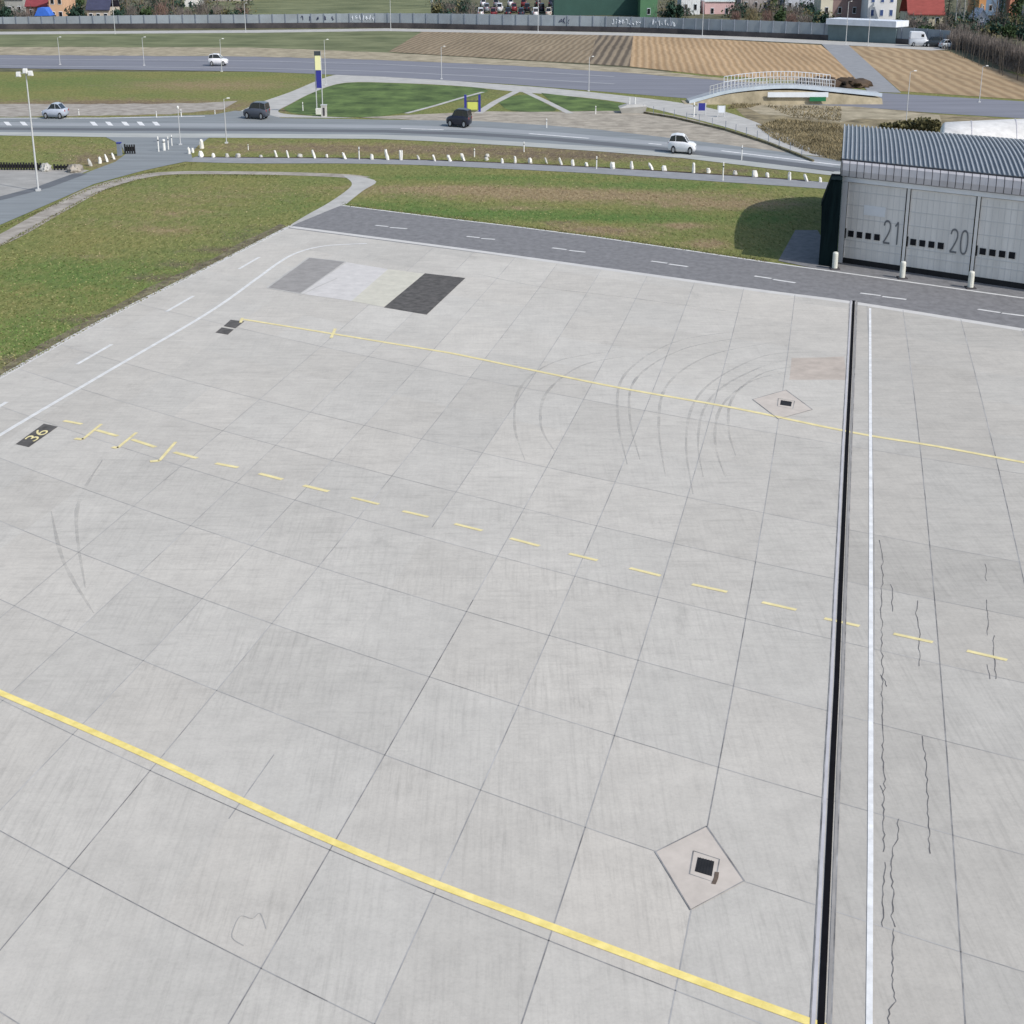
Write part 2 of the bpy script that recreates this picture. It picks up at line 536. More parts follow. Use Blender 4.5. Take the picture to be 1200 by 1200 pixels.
# far fields
sheet('far_field', [(-300, 46), (-300, 39), (0, 38), (300, 37), (480, 36), (520, 38), (470, 62), (300, 60), (0, 62), (-300, 66)], .02, M['far_green'])
sheet('ploughed_field', [(495, 37), (600, 38), (700, 40), (720, 76), (640, 72), (540, 66), (455, 61)], .025, M['plough'])
sheet('ploughed_field', [(700, 40), (742, 42), (738, 78), (690, 75)], .03, M['plough_dark'])
sheet('stubble_field', [(742, 42), (800, 44), (870, 48), (962, 53), (1016, 97), (960, 96), (830, 88), (738, 78)], .025, M['stubble'])
sheet('stubble_field', [(994, 54), (1060, 56), (1112, 60), (1150, 76), (1250, 104), (1300, 126), (1200, 117), (1055, 107)], .025, M['stubble_b'])
sheet('field_track', [(962, 51), (994, 53), (1056, 109), (1018, 108)], .03, M['cycle'])
ribbon('far_path', [(-300, 42), (0, 39), (300, 37), (450, 35), (600, 37.5), (750, 40.5), (870, 45), (960, 49.5), (1060, 54.5), (1110, 58)], 8.0, .035, M['path'])
# far road and its lanes
sheet('far_road', [(-400, 62), (0, 63), (300, 65), (450, 69), (600, 76), (720, 83), (830, 92), (900, 98), (1000, 107), (1100, 113), (1400, 131),
                   (1400, 152), (1200, 139), (1100, 133), (1000, 125), (900, 121), (800, 115), (700, 107), (600, 99), (450, 90), (300, 84), (0, 80), (-400, 79)], .02, M['far_road'])
sheet('verge', [(-400, 58), (0, 55), (300, 56), (455, 62), (540, 67), (640, 73), (740, 80), (830, 90), (900, 97), (900, 99), (830, 93), (720, 84.5), (600, 77), (450, 70.5), (300, 66.5), (0, 64.5), (-400, 64)], .03, M['straw'], .5)
mb = MB()
for off in (0, 8.5):
    ribbon_into(mb, [(x, y + off) for x, y in [(-400, 68.5), (0, 69), (300, 71.5), (450, 75.5), (600, 83), (720, 90)]], .8, .03)
struct(mb.build('road_markings', M['white_faint']))

# pale service path, lenses of grass are lawn
sheet('path', smooth_line([(268, 137), (300, 122), (340, 108), (384, 90), (410, 87.5), (480, 91), (560, 97), (640, 103), (720, 111), (800, 121), (860, 134), (915, 156), (968, 184)], 4)
      + smooth_line([(940, 181), (890, 162), (850, 149), (800, 136), (740, 122), (680, 114), (600, 107), (540, 101), (470, 97.5), (405, 97), (368, 108), (340, 122), (326, 131), (350, 135), (420, 138.5)], 4), .012, M['path'])
sheet('lawn_lens', smooth_line([(332, 127), (368, 108.5), (405, 97.5), (470, 98), (540, 101.5), (566, 104), (568, 109), (520, 122), (470, 133), (420, 137.5), (350, 134), (332, 127)], 5), .016, M['lens_green'])
sheet('lawn_lens', smooth_line([(583, 119), (600, 113), (622, 112), (640, 122), (650, 130), (600, 130), (583, 119)], 5), .016, M['lens_green'])
sheet('lawn_lens', smooth_line([(634, 109), (680, 114.5), (725, 121), (738, 129), (690, 130), (660, 129), (634, 109)], 5), .016, M['lens_green'])
ribbon('path', [(476, 133), (510, 124), (540, 115), (566, 108)], .55, .02, M['path'])
ribbon('path', [(560, 133), (580, 120), (606, 107)], .9, .02, M['path'])
ribbon('path', [(612, 106), (640, 119), (668, 133)], .8, .02, M['path'])
# dry gravel field between road and path
sheet('gravel_area', smooth_line([(420, 138), (500, 134), (560, 131), (640, 131), (745, 130), (800, 138), (850, 151), (892, 164), (940, 183), (1000, 196), (900, 180), (800, 164), (700, 153), (600, 145), (520, 142), (420, 138)], 4), .016, M['gravel'], .6)
sheet('gravel_area', [(-200, 118), (0, 122), (130, 122), (225, 121), (280, 118), (262, 128), (200, 134), (100, 136), (0, 137), (-200, 138)], .008, M['dirt'], .8)
# scrub basin east of the path
sheet('scrub_ground', [(862, 128), (900, 118), (960, 116), (1010, 124), (1100, 134), (1250, 144), (1250, 200), (1000, 205), (985, 196), (940, 178), (900, 158)], .008, M['scrub_soil'], .8)
sheet('scrub_ground', [(872, 124), (905, 121), (960, 118), (1010, 125), (1100, 135), (1105, 142), (1010, 139), (985, 143), (930, 137), (890, 134)], .014, M['straw'], .8)
# main road
RT = [(-300, 136), (0, 138), (120, 138), (250, 134.5), (275, 130), (300, 131), (330, 138.5), (420, 140), (560, 142), (640, 147), (700, 152), (800, 163.5), (900, 176), (985, 188), (1100, 202)]
RB = [(1100, 222), (985, 206), (900, 196.5), (800, 184.5), (700, 176.5), (600, 170), (500, 164.5), (440, 162), (300, 161), (130, 160), (0, 158), (-300, 157)]
sheet('road', RT + RB, .02, M['road'])
sheet('road_shoulder', [(-300, 154), (0, 155), (150, 156.5), (300, 157), (440, 158), (500, 160), (600, 166), (700, 172), (800, 180), (900, 192), (985, 202)] +
      [(985, 207), (900, 197.5), (800, 185.5), (700, 177.5), (600, 171), (500, 165.5), (440, 163), (300, 162), (130, 161), (0, 159), (-300, 158)], .026, M['shoulder'])
ribbon('road_lane', [(-300, 144), (0, 145.5), (150, 146.5), (300, 147), (450, 148.5), (560, 151.5), (650, 157.5), (760, 167.5), (860, 178), (985, 194)], 2.6, .026, M['road_worn'])
ribbon('road_lane', [(-300, 149.5), (0, 151), (150, 152), (300, 152.5), (450, 154), (560, 157.5), (650, 163.5), (760, 173.5), (860, 184.5), (985, 200)], 2.0, .026, M['road_dark'])
mb = MB()
ribbon_into(mb, [(-300, 136.8), (0, 138.8), (120, 138.8), (240, 136.5)], .4, .032)
for x in (8, 27, 109, 127, 146, 164, 182):
    poly_into(mb, [(x - 4, 143.0), (x + 2, 143.2), (x + 6, 147.6), (x, 147.4)], .036)
ribbon_into(mb, [(470, 151), (520, 152.5)], .35, .034)
ribbon_into(mb, [(620, 157), (690, 162.5)], .35, .034)
ribbon_into(mb, [(760, 168.5), (775, 169.8)], .35, .034)
ribbon_into(mb, [(845, 177), (985, 194)], .35, .034)
struct(mb.build('road_markings', M['white']))
# side road to the lower left, lot, cycle path, dirt path
sheet('side_road', [(118, 158), (250, 158), (232, 171), (224, 180), (226, 188), (196, 194), (165, 201), (110, 216), (60, 238), (0, 264), (-200, 350), (-200, 300), (-60, 246), (0, 235), (50, 222), (95, 205), (135, 190), (147, 181), (142, 170)], .024, M['road'])
sheet('gravel_lot', [(-200, 200), (0, 199), (48, 199), (82, 198), (105, 200), (70, 213), (30, 227), (0, 235), (-200, 295)], .010, M['lot'], .8)
ribbon('side_road_edge', [(-60, 247), (0, 233), (50, 220), (95, 203.5)], 1.1, .028, M['road_dark'])
CY = [(222, 186.5), (300, 188.5), (400, 188.5), (500, 190.5), (600, 195), (700, 200), (800, 206.5), (900, 213), (975, 218), (1060, 224)]
ribbon('cycle_path', smooth_line(CY, 4), 3.2, .02, M['cycle'])
ribbon('dirt_path', smooth_line([(-60, 303), (0, 282), (60, 249), (112, 222), (160, 208), (200, 203), (260, 202.5), (330, 203.5), (400, 206), (425, 209)], 5), [1.6] * 46, .014, M['dirt'])
sheet('path', smooth_line([(402, 206), (420, 207), (441, 213), (425, 224), (405, 240), (398, 247), (350, 266), (338, 266), (360, 252), (385, 238), (408, 222), (412, 214), (402, 206)], 4), .018, M['path'])

sheet('soil_edge', [(-60, 476), (0, 443), (120, 376), (250, 311), (338, 266), (330, 262), (300, 276), (245, 305), (180, 334), (112, 370), (50, 402), (-10, 440), (-60, 466)], .012, M['soil'], .9)
# asphalt taxi lane
sheet('taxi_lane', [(334, 268), (385, 247), (400, 241), (440, 246), (520, 256), (600, 265.5), (700, 278.5), (800, 293), (900, 308), (958, 316), (962, 300), (1000, 300), (1200, 330), (1500, 372), (1500, 460), (1200, 400), (1000, 366), (700, 325), (400, 284)], .022, M['asphalt_lane'])
sheet('driveway', [(912, 306), (932, 270), (958, 270), (985, 318), (960, 316)], .024, M['asphalt_lane'])
ribbon('lane_edge', [(400, 241), (440, 246), (520, 256), (600, 265.5), (700, 278.5), (800, 293), (900, 308), (980, 319), (1200, 350)], .22, .028, M['white_worn'])
mb = MB()
for a, b in (((440, 264.5), (455, 266)), ((457, 267), (477, 268.5)), ((547, 277.5), (562, 279)), ((564, 280), (580, 281)), ((647, 291), (664, 293)), ((667, 294), (686, 296)),
             ((763, 306.5), (782, 309)), ((784, 310), (806, 313)), ((884, 324), (904, 327)), ((906, 328), (932, 332)), ((1008, 344), (1032, 347)), ((1034, 348), (1062, 351.5)), ((1146, 363), (1172, 367)), ((1174, 367.5), (1210, 372))):
    ribbon_into(mb, [a, b], .22, .03)
struct(mb.build('lane_markings', M['white_worn']))

# ------------------------------------------------------------------ apron slabs
GX = (-9.04695393, 2.19994177, 0.807785385, 4.67848014e-3, 1.53520848e-2, -2.25165787e-5)
GY = (27.0633415, -1.66673085, 3.90075522, 2.12361996e-2, -1.65536851e-3, 2.24484329e-2)


def grid(i, j):
    b = (1, i, j, i * i, i * j, j * j)
    return Vector((sum(a * c for a, c in zip(GX, b)), sum(a * c for a, c in zip(GY, b)), 0))


ZA = .03
bm = bmesh.new()
lay = bm.loops.layers.float_color.new('tone')
rr = random.Random(3)
for i in range(-12, 16):
    for j in range(-6, 18):
        t = 1 + rr.uniform(-.045, .04)
        w = rr.uniform(-.005, .007)
        if i >= 6:
            t *= .90
        if (i, j) in ((5, 4), (5, 3), (6, 6), (7, 6), (5, 7)):
            t *= .95
        if (i, j) == (4, 1):
            t, w = 1.045, .014
        if (i, j) in ((5, 1), (5, 2), (4, 2)):
            t = .985
        if j >= 9:
            t *= 1.02
        q = [grid(i + a, j + b) for a, b in ((0, 0), (1, 0), (1, 1), (0, 1))]
        fc = bm.faces.new([bm.verts.new((p.x, p.y, ZA)) for p in q])
        for lp in fc.loops:
            lp[lay] = (t * (1 + w), t, t * (1 - w), 1)
EDGE = [(-120, 509), (0, 443), (120, 376), (250, 311), (341, 265)]
TOP = [(341, 265), (480, 283), (600, 299), (750, 320), (900, 341), (1000, 354), (1200, 386)]
for line in (EDGE, TOP):
    for a, b in zip(line[:-1], line[1:]) if line is TOP else ((EDGE[0], EDGE[2]), (EDGE[2], EDGE[4])):
        p, q = at(*a), at(*b)
        d = q - p
        n = Vector((-d.y, d.x, 0)).normalized()
        bmesh.ops.bisect_plane(bm, geom=bm.verts[:] + bm.edges[:] + bm.faces[:], plane_co=p, plane_no=n, clear_outer=True)
me = bpy.data.meshes.new('apron')
bm.to_mesh(me); bm.free()
me.materials.append(M['concrete'])
o = bpy.data.objects.new('apron', me); C.objects.link(o); struct(o)


def inside(p):
    for line in (EDGE, TOP):
        for a, b in zip(line[:-1], line[1:]):
            a, b = at(*a), at(*b)
            if (b.x - a.x) * (p.y - a.y) - (b.y - a.y) * (p.x - a.x) > .02:
                return False
    return True


def joints(name, m, lines, w):
    mb = MB()
    for kind, idx, lo, hi in lines:
        run = []
        n = int((hi - lo) * 8)
        for k in range(n + 1):
            t = lo + (hi - lo) * k / n
            p = grid(idx, t) if kind == 'a' else grid(t, idx)
            if inside(p):
                run.append(p)
            else:
                if len(run) > 1:
                    ribbon_into(mb, run, w, ZA + .004, True)
                run = []
        if len(run) > 1:
            ribbon_into(mb, run, w, ZA + .004, True)
    return struct(mb.build(name, m))


joints('apron_joints', M['joint'], [('a', 2, -5, 4.2), ('b', 0, -9, 2.6), ('a', 0, -5, 1.2), ('a', 4, -4, 2.0), ('b', 1, 0, 5), ('a', 7, -4, 11), ('a', 5, 2, 6), ('a', 8, 4, 10)], .027)
joints('apron_joints', M['joint_faint'], [('a', k, -5, 17) for k in (-3, -2, -1, 3, 6.35, 9, 10, 11)] + [('a', 1, .9, 1.6), ('a', 1, 5.2, 17)] + [('a', 0, 1.2, 17), ('a', 2, 4.2, 17), ('a', 4, 2, 17), ('a', 5, -5, 2), ('a', 5, 6, 17), ('a', 8, -4, 4), ('a', 8, 10, 17), ('a', 7, 11, 17)]
       + [('b', k, -11, 14) for k in (-3, -2, -1, 2, 3, 4, 5, 6, 7, 9)] + [('b', 1, 5, 13), ('b', 1, -9, 0), ('b', 0, 2.6, 13)], .026)
ribbon('apron_rim', smooth_line(EDGE, 3), .3, ZA + .003, M['rim_concrete'])
ribbon('apron_rim', smooth_line([(x, y + 1.5) for x, y in TOP], 3), .55, ZA + .003, M['rim_concrete'])

# ------------------------------------------------------------------ apron markings
Z1 = ZA + .009
ribbon('guide_line', smooth_line([(-90, 772), (0, 813), (90, 851), (183, 892), (290, 943), (390, 988), (515, 1039), (650, 1089), (800, 1145), (945, 1198), (1080, 1245)], 4), .21, Z1, M['yellow'])
ribbon('guide_line', smooth_line([(285, 375), (335, 383), (390, 392), (500, 410), (540, 417), (640, 438), (740, 458), (860, 479), (1000, 508), (1100, 524.5), (1200, 543), (1330, 566)], 4), .21, Z1, M['yellow_pale'])
mb = MB()
for a, b in (((75, 494), (96, 498)), ((113, 505), (138, 512)), ((155, 516), (182, 525)), ((204, 531), (231, 538)), ((253, 544), (279, 549)), ((304, 556), (331, 563)), ((356, 570), (385, 577)),
             ((412, 584), (444, 592)), ((472, 600), (502, 607)), ((533, 615), (565, 623)), ((598, 632), (632, 641)), ((667, 650), (700, 658)), ((738, 667), (774, 676)), ((811, 686), (852, 695)), ((893, 707), (933, 716)), ((966, 726), (1007, 735)), ((1047, 744), (1093, 754)), ((1133, 764), (1180, 775))):
    ribbon_into(mb, [a, b], .19 if a[0] < 400 else .15, Z1)
for k, (a, b, c) in enumerate((((119, 498), (97, 516), (88, 515)), ((160, 508), (138, 526), (132, 525)), ((206, 519), (187, 541), (176, 542)))):
    ribbon_into(mb, [a, ((a[0] + b[0]) / 2, (a[1] + b[1]) / 2), b], .12, Z1 + .004)
    ribbon_into(mb, [b, c], .22, Z1 + .004)
ribbon_into(mb, [(393, 386), (388, 397)], .14, Z1 + .004)
ribbon_into(mb, [(284, 373.5), (282, 379)], .14, Z1 + .004)
struct(mb.build('stop_marks', M['yellow_pale']))
mb = MB()
ribbon_into(mb, smooth_line([(-120, 585), (0, 511), (120, 440), (240, 370), (300, 328), (326, 309), (348, 297), (380, 289), (430, 286)], 6), .2, Z1)
for a, b in (((-20, 490), (8, 472)), ((90, 428), (131, 404.5)), ((195, 366), (227, 347.5)), ((280, 316), (304, 302))):
    ribbon_into(mb, [a, b], .18, Z1)
struct(mb.build('edge_line', M['white_worn']))
ribbon('edge_line', [(1019.5, 362), (1020, 500), (1020.5, 620), (1020.5, 800), (1020, 1000), (1018.5, 1210), (1017, 1300)], .115, Z1 + .003, M['white'])
# four paint swatches
sheet('test_patch', [(313, 338), (352, 345), (405, 307.5), (362, 302.5)], Z1 - .003, M['mark_grey'])
sheet('test_patch', [(352, 345), (412, 353.5), (455, 316), (406, 308)], Z1 - .003, M['mark_white'])
sheet('test_patch', [(412, 353.5), (450, 360.5), (498, 321.5), (455, 316)], Z1 - .003, M['mark_cream'])
sheet('test_patch', [(450, 361), (500, 369.5), (545.5, 326.5), (498, 321)], Z1, M['mark_black'])
mb = MB()
ribbon_into(mb, [(313, 338), (352, 345)], .12, Z1); ribbon_into(mb, [(362, 302.5), (405, 307.5)], .12, Z1)
ribbon_into(mb, [(313, 338), (362, 302.5)], .12, Z1 + .001); ribbon_into(mb, [(352, 345), (405, 307.5)], .08, Z1 + .001)
struct(mb.build('test_patch_rim', M['tyre_mark']))
ribbon('tyre_mark', [(395, 327), (370, 338), (352, 347)], .08, Z1 + .004, M['tyre_mark'])
# stand number plates painted on the concrete
sheet('stand_plate', [(252.5, 390.5), (267, 393), (274, 387), (260, 384.5)], Z1, M['mark_black'])
sheet('stand_plate', [(262, 383), (276, 385.5), (286.5, 377.5), (270.5, 375.5)], Z1, M['mark_black'])
sheet('stand_plate', [(18.5, 521.5), (34, 525), (68, 501), (51.5, 497.5)], Z1, M['mark_black'])


def text_faces(body):
    cu = bpy.data.curves.new('lettering', 'FONT')
    cu.body = body
    cu.align_x = 'CENTER'; cu.align_y = 'CENTER'
    ob = bpy.data.objects.new('lettering', cu)
    C.objects.link(ob)
    dg = bpy.context.evaluated_depsgraph_get()
    dg.update()
    me = ob.evaluated_get(dg).to_mesh()
    vs = [v.co.copy() for v in me.vertices]
    fs = [list(p.vertices) for p in me.polygons]
    ob.evaluated_get(dg).to_mesh_clear()
    bpy.data.objects.remove(ob); bpy.data.curves.remove(cu)
    x0, x1 = min(v.x for v in vs), max(v.x for v in vs); y0, y1 = min(v.y for v in vs), max(v.y for v in vs)
    return [((v.x - x0) / (x1 - x0) - .5, (v.y - y0) / (y1 - y0) - .5) for v in vs], fs


tv, tf = text_faces('36')
c0 = at(43.5, 511); ux = at(52.5, 505) - at(34.5, 517.3); uy = at(36, 509.2) - at(51.5, 512.7)
mb = MB(); mb.add([c0 + ux * a + uy * b * .8 + Vector((0, 0, Z1 + .005)) for a, b in tv], tf)
struct(mb.build('stand_number', M['yellow_pale']))
# rubber turning traces
mb = MB()
TY_ = [[(938, 421), (900, 428), (850, 452), (825, 480), (818, 520), (824, 560)], [(930, 430), (890, 440), (858, 468), (854, 505), (862, 535)], [(925, 436), (880, 448), (845, 478), (838, 520), (850, 560)],
       [(948, 414), (895, 418), (838, 446), (811, 478), (804, 525), (812, 580)], [(735, 418), (680, 430), (640, 462), (634, 500), (650, 530)], [(720, 412), (650, 425), (610, 455), (603, 500), (615, 540)],
       [(880, 395), (800, 410), (745, 445), (738, 490), (750, 540)], [(872, 388), (790, 402), (732, 440), (724, 490), (735, 545)], [(905, 402), (830, 418), (782, 452), (772, 500), (780, 560)],
       [(60, 600), (75, 660), (110, 720)], [(120, 540), (90, 600), (100, 690)], [(560, 322), (640, 338), (740, 350), (900, 372)]]
for kt, pts in enumerate(TY_):
    sl = smooth_line(pts, 8)
    for off in (0,):
        ribbon_into(mb, [(x + off, y) for x, y in sl], [(.03 + .10 * math.sin(math.pi * q / (len(sl) - 1)) * rr.uniform(.6, 1.2)) for q in range(len(sl))], ZA + .0046 + kt * .0002)
struct(mb.build('tyre_marks', M['smudge']))
sheet('stain', [(928, 420), (990, 419), (990, 446), (926, 446)], ZA + .002, M['stain'], .6)
# cracks
mb = MB()
rc = random.Random(5)
for pts in ([(1030, 634), (1034, 660), (1033, 720), (1034, 780), (1033, 830), (1036, 860), (1034, 890), (1037, 915), (1035, 940), (1036, 970), (1035, 1000)], [(1031, 792), (1037, 800), (1039, 806)], [(1044, 686), (1046, 702), (1046, 718)],
            [(1075, 705), (1073, 720), (1077, 745), (1077, 782)], [(1155, 662), (1156, 682)], [(1157, 704), (1158, 730), (1157, 746)], [(1165, 746), (1164, 770), (1167, 797)], [(1158, 780), (1160, 797)],
            [(1081, 864), (1084, 890), (1086, 920), (1088, 960), (1089, 985), (1090, 1002)], [(1053, 961), (1052, 985), (1046, 994), (1044, 1020), (1047, 1050), (1045, 1075), (1049, 1088)], [(1038, 1012), (1036, 1035), (1035, 1060), (1034, 1088)],
            [(1047, 1090), (1046, 1120), (1046, 1150), (1049, 1175), (1042, 1185), (1041, 1205)], [(1031, 922), (1035, 930)]):
    fine = []
    for (x0, y0), (x1, y1) in zip(pts[:-1], pts[1:]):
        n = max(2, int(abs(y1 - y0) / 5))
        for k in range(n):
            fine.append((x0 + (x1 - x0) * k / n + rc.uniform(-1.5, 1.5), y0 + (y1 - y0) * k / n))
    fine.append(pts[-1])
    ribbon_into(mb, fine, [rc.uniform(.008, .026) for _ in fine], ZA + .0065)
struct(mb.build('apron_cracks', M['crack']))
mb = MB()
for pts in ([(277, 1082), (283, 1075), (296, 1078), (305, 1072), (312, 1090)], [(277, 1082), (272, 1100), (286, 1110)]):
    ribbon_into(mb, smooth_line(pts, 4), .018, ZA + .0065)
struct(mb.build('apron_cracks', M['faint_crack']))

# slot drain
DR = [(1000.5, 353), (996.5, 440), (992.5, 520), (989, 600), (984.5, 700), (980.5, 800), (975.5, 900), (971, 1000), (966.5, 1100), (961.5, 1210), (957, 1300)]
t = thing('slot_drain', 'long black slot drain with pale edges running straight across the concrete apron', 'drain', at(989, 600))
o0 = t.location.copy()


def strip_local(dx, w, z, pts=DR):
    mb = MB()
    P = [at(x, y) for x, y in pts]
    P = [p + Vector((dx, 0, 0)) for p in P]
    ribbon_into(mb, P, w, z, True)
    mb.v = [v - Vector((o0.x, o0.y, 0)) for v in mb.v]
    return mb


t.location.z = 0
strip_local(0, .125, ZA + .012).build('slot', M['slot'], t)
strip_local(.135, .06, ZA + .0115).build('edge_strip', M['mark_grey'], t)
strip_local(-.135, .07, ZA + .0115).build('edge_strip', M['pale_edge'], t)
strip_local(.18, .03, ZA + .0118).build('seal', M['joint'], t)
strip_local(-.185, .025, ZA + .0118).build('seal', M['joint'], t)


def pit(label, outer, inner, grate, lid):
    c = at(sum(p[0] for p in grate) / 4, sum(p[1] for p in grate) / 4)
    t = thing('drain_pit', label, 'drain pit', c)

    def lay(pts, z):
        mb = MB(); poly_into(mb, pts, z); mb.v = [v - c for v in mb.v]; return mb
    lay(outer, ZA + .008).build('concrete_collar', M['pit'], t)
    mb = MB(); ribbon_into(mb, outer + outer[:1], .04, ZA + .0125); mb.v = [v - c for v in mb.v]; mb.build('seal', M['joint'], t)
    mb = MB(); ribbon_into(mb, inner + inner[:1], .03, ZA + .0125); mb.v = [v - c for v in mb.v]; mb.build('inner_seam', M['joint'], t)
    lay(inner, ZA + .010).build('frame', M['pit'], t)
    g = lay(grate, ZA + .013).build('grate', M['black'], t)
    mb = MB()
    for k in range(1, 6):
        a = [grate[0][q] + (grate[1][q] - grate[0][q]) * k / 6 for q in (0, 1)]
        b = [grate[3][q] + (grate[2][q] - grate[3][q]) * k / 6 for q in (0, 1)]
        ribbon_into(mb, [a, b], .02, ZA + .022)
    mb.v = [v - c for v in mb.v]
    mb.build('bars', M['black'], t)
    if lid:
        mb = MB(); ribbon_into(mb, lid, .09, ZA + .016); mb.v = [v - c for v in mb.v]; mb.build('rust_stain', mat('rusty stain', (.12, .09, .07), .3, 3), t)


pit('square drain pit in a diamond of pale concrete near the bottom of the slot drain', [(828, 970), (872, 1034), (809, 1068), (768, 1000)],
    [(812.5, 999), (843, 1009), (838, 1036), (808, 1026)], [(817.5, 1006.5), (837, 1011.5), (834, 1029), (814, 1023)], [(840, 1024), (839, 1031), (836, 1038)])
pit('small drain pit with faint diamond collar beside the far yellow line', [(921, 458), (952, 481), (912, 492), (882, 469)],
    [(912, 468), (931, 471), (929, 480), (911, 477)], [(915, 470), (928, 472), (927, 477.5), (914, 475.5)], None)

# ------------------------------------------------------------------ turf blades (uncountable)
lawns = [[(0, 290), (70, 250), (130, 222), (200, 209), (400, 211), (402, 217), (340, 262), (250, 308), (120, 374), (0, 441), (-40, 465), (-40, 310)],
         [(445, 214), (430, 228), (412, 241), (520, 254), (700, 276), (800, 291), (905, 306), (925, 272), (956, 262), (957, 225), (800, 212), (640, 202), (470, 194)],
         [(232, 168), (300, 164), (440, 165), (600, 173), (760, 184), (920, 202), (930, 210), (760, 200), (600, 190), (400, 184), (250, 184)],
         [(0, 161), (120, 163), (141, 172), (132, 186), (100, 192), (0, 188)]]


def in_poly(x, y, P):
    c = False
    for k in range(len(P)):
        (x0, y0), (x1, y1) = P[k - 1], P[k]
        if (y0 > y) != (y1 > y) and x < (x1 - x0) * (y - y0) / (y1 - y0) + x0:
            c = not c
    return c


gv, gf, gc = [], [], []
rg = random.Random(11)
for P, n in zip(lawns, (17000, 10000, 3500, 1800)):
    x0, x1 = min(p[0] for p in P), max(p[0] for p in P); y0, y1 = min(p[1] for p in P), max(p[1] for p in P)
    k = 0
    while k < n:
        x, y = rg.uniform(x0, x1), y0 + (y1 - y0) * rg.random()
        if not in_poly(x, y, P):
            continue
        k += 1
        p = at(x, y)
        s, e, l = cover(x, y)
        u = rg.random()
        if u < s * 1.1:
            c = (.38, .305, .185)
        elif u < s * 1.1 + e * .6:
            c = (.19, .15, .105)
        elif u < .3 + s + e:
            c = (.285, .265, .125)
        else:
            c = (.19, .215, .078) if l < .15 else (.135, .21, .06)
        q = rg.uniform(.7, 1.3)
        c = tuple(v * q for v in c)
        a = rg.uniform(0, 6.28); h = rg.uniform(.02, .06); w = rg.uniform(.02, .06)
        dx, dy = math.cos(a) * w, math.sin(a) * w
        b = len(gv)
        gv += [(p.x - dx, p.y - dy, 0), (p.x + dx, p.y + dy, 0), (p.x + rg.uniform(-.06, .06), p.y + rg.uniform(-.08, .08), h)]
        gf.append((b, b + 1, b + 2))
        gc += [*c, 1] * 3
for line, sgn in (((EDGE), -1), ([(400, 240.5), (440, 245.5), (520, 255.5), (600, 265), (700, 278), (800, 292.5), (900, 307.5)], -1), ([(0, 288), (60, 254), (112, 226), (160, 211), (200, 205.5), (260, 205), (330, 206)], 1), ([(0, 267), (60, 241), (110, 219), (165, 204), (226, 191)], 1)):
    for a, b in zip(line[:-1], line[1:]):
        for _ in range(int(math.hypot(a[0] - b[0], a[1] - b[1]) * 5)):
            u = rg.random(); d_ = abs(rg.gauss(0, 1.6)) - .5
            p = at(a[0] + (b[0] - a[0]) * u + rg.uniform(-1, 1), a[1] + (b[1] - a[1]) * u + sgn * d_)
            q = rg.uniform(.6, 1.25)
            c = rg.choice([(.16, .18, .07), (.24, .22, .11), (.12, .15, .05), (.2, .16, .1)])
            c = tuple(v * q for v in c)
            an = rg.uniform(0, 6.28); h = rg.uniform(.03, .09); w = rg.uniform(.02, .06)
            dx, dy = math.cos(an) * w, math.sin(an) * w
            k = len(gv)
            gv += [(p.x - dx, p.y - dy, .01), (p.x + dx, p.y + dy, .01), (p.x + rg.uniform(-.08, .08), p.y + rg.uniform(-.1, .1), h)]
            gf.append((k, k + 1, k + 2))
            gc += [*c, 1] * 3
me = bpy.data.meshes.new('grass')
me.from_pydata(gv, [], gf)
me.color_attributes.new('tint', 'FLOAT_COLOR', 'POINT').data.foreach_set('color', gc)
m, nt, b = _nt('grass blades')
a = nt.nodes.new('ShaderNodeAttribute'); a.attribute_name = 'tint'
nt.links.new(a.outputs['Color'], b.inputs['Base Color'])
b.inputs['Roughness'].default_value = .9; b.inputs['Specular IOR Level'].default_value = .1
me.materials.append(m)
o = bpy.data.objects.new('grass', me); C.objects.link(o)
tag(o, 'short patchy winter grass tufts on the lawns beside the apron', 'grass', kind='stuff')

# ------------------------------------------------------------------ hangar
L0 = at(981, 307)
E1 = at(1137, 330) - L0
true_len = math.hypot(E1.x / SQ, E1.y)
ex = E1 / true_len                                   # one true metre along the front
ey = Vector((0.807785, 3.90075, 0)) / math.hypot(0.807785 / SQ, 3.90075)   # one true metre into the depth
HT = Matrix(((ex.x, ey.x, 0, 0), (ex.y, ey.y, 0, 0), (0, 0, 1, 0), (0, 0, 0, 1)))
zl = hgt(307, 209.5)
zf = hgt(307, 187.5) + .05
DW = true_len / 2                                    # one door bay
NB = 5
LEN = DW * NB
DEP = 23.0
root = thing('hangar', 'grey hangar with a ribbed curved metal roof and numbered doors at right', 'hangar', L0)


def hb():
    return MB(HT)


def prof():
    """roof outline from the front eave over the crown down to the low back eave: (depth, height)"""
    K = [(-.35, zf), (2, zf + .2), (5, zf + .38), (9, zf + .46), (13, zf + .38), (16, zf + .0), (19, zf - 1.0), (21.5, zf - 2.6), (23.2, zf - 4.2)]
    return smooth_line(K, 3)


PR = prof()
# side and back walls
mb = hb()
g = [(0, 0), (0, zl)] + [(max(0, min(DEP, y)), z - .08) for y, z in PR] + [(DEP, 0)]
for x in (.0, LEN):
    vs = [(x + .02, y, z) for y, z in g]
    mb.add(vs, [tuple(range(len(vs)))])
mb.box((LEN / 2, DEP - .05, .8), (LEN, .1, 1.6))
mb.build('wall', M['gable'], root)
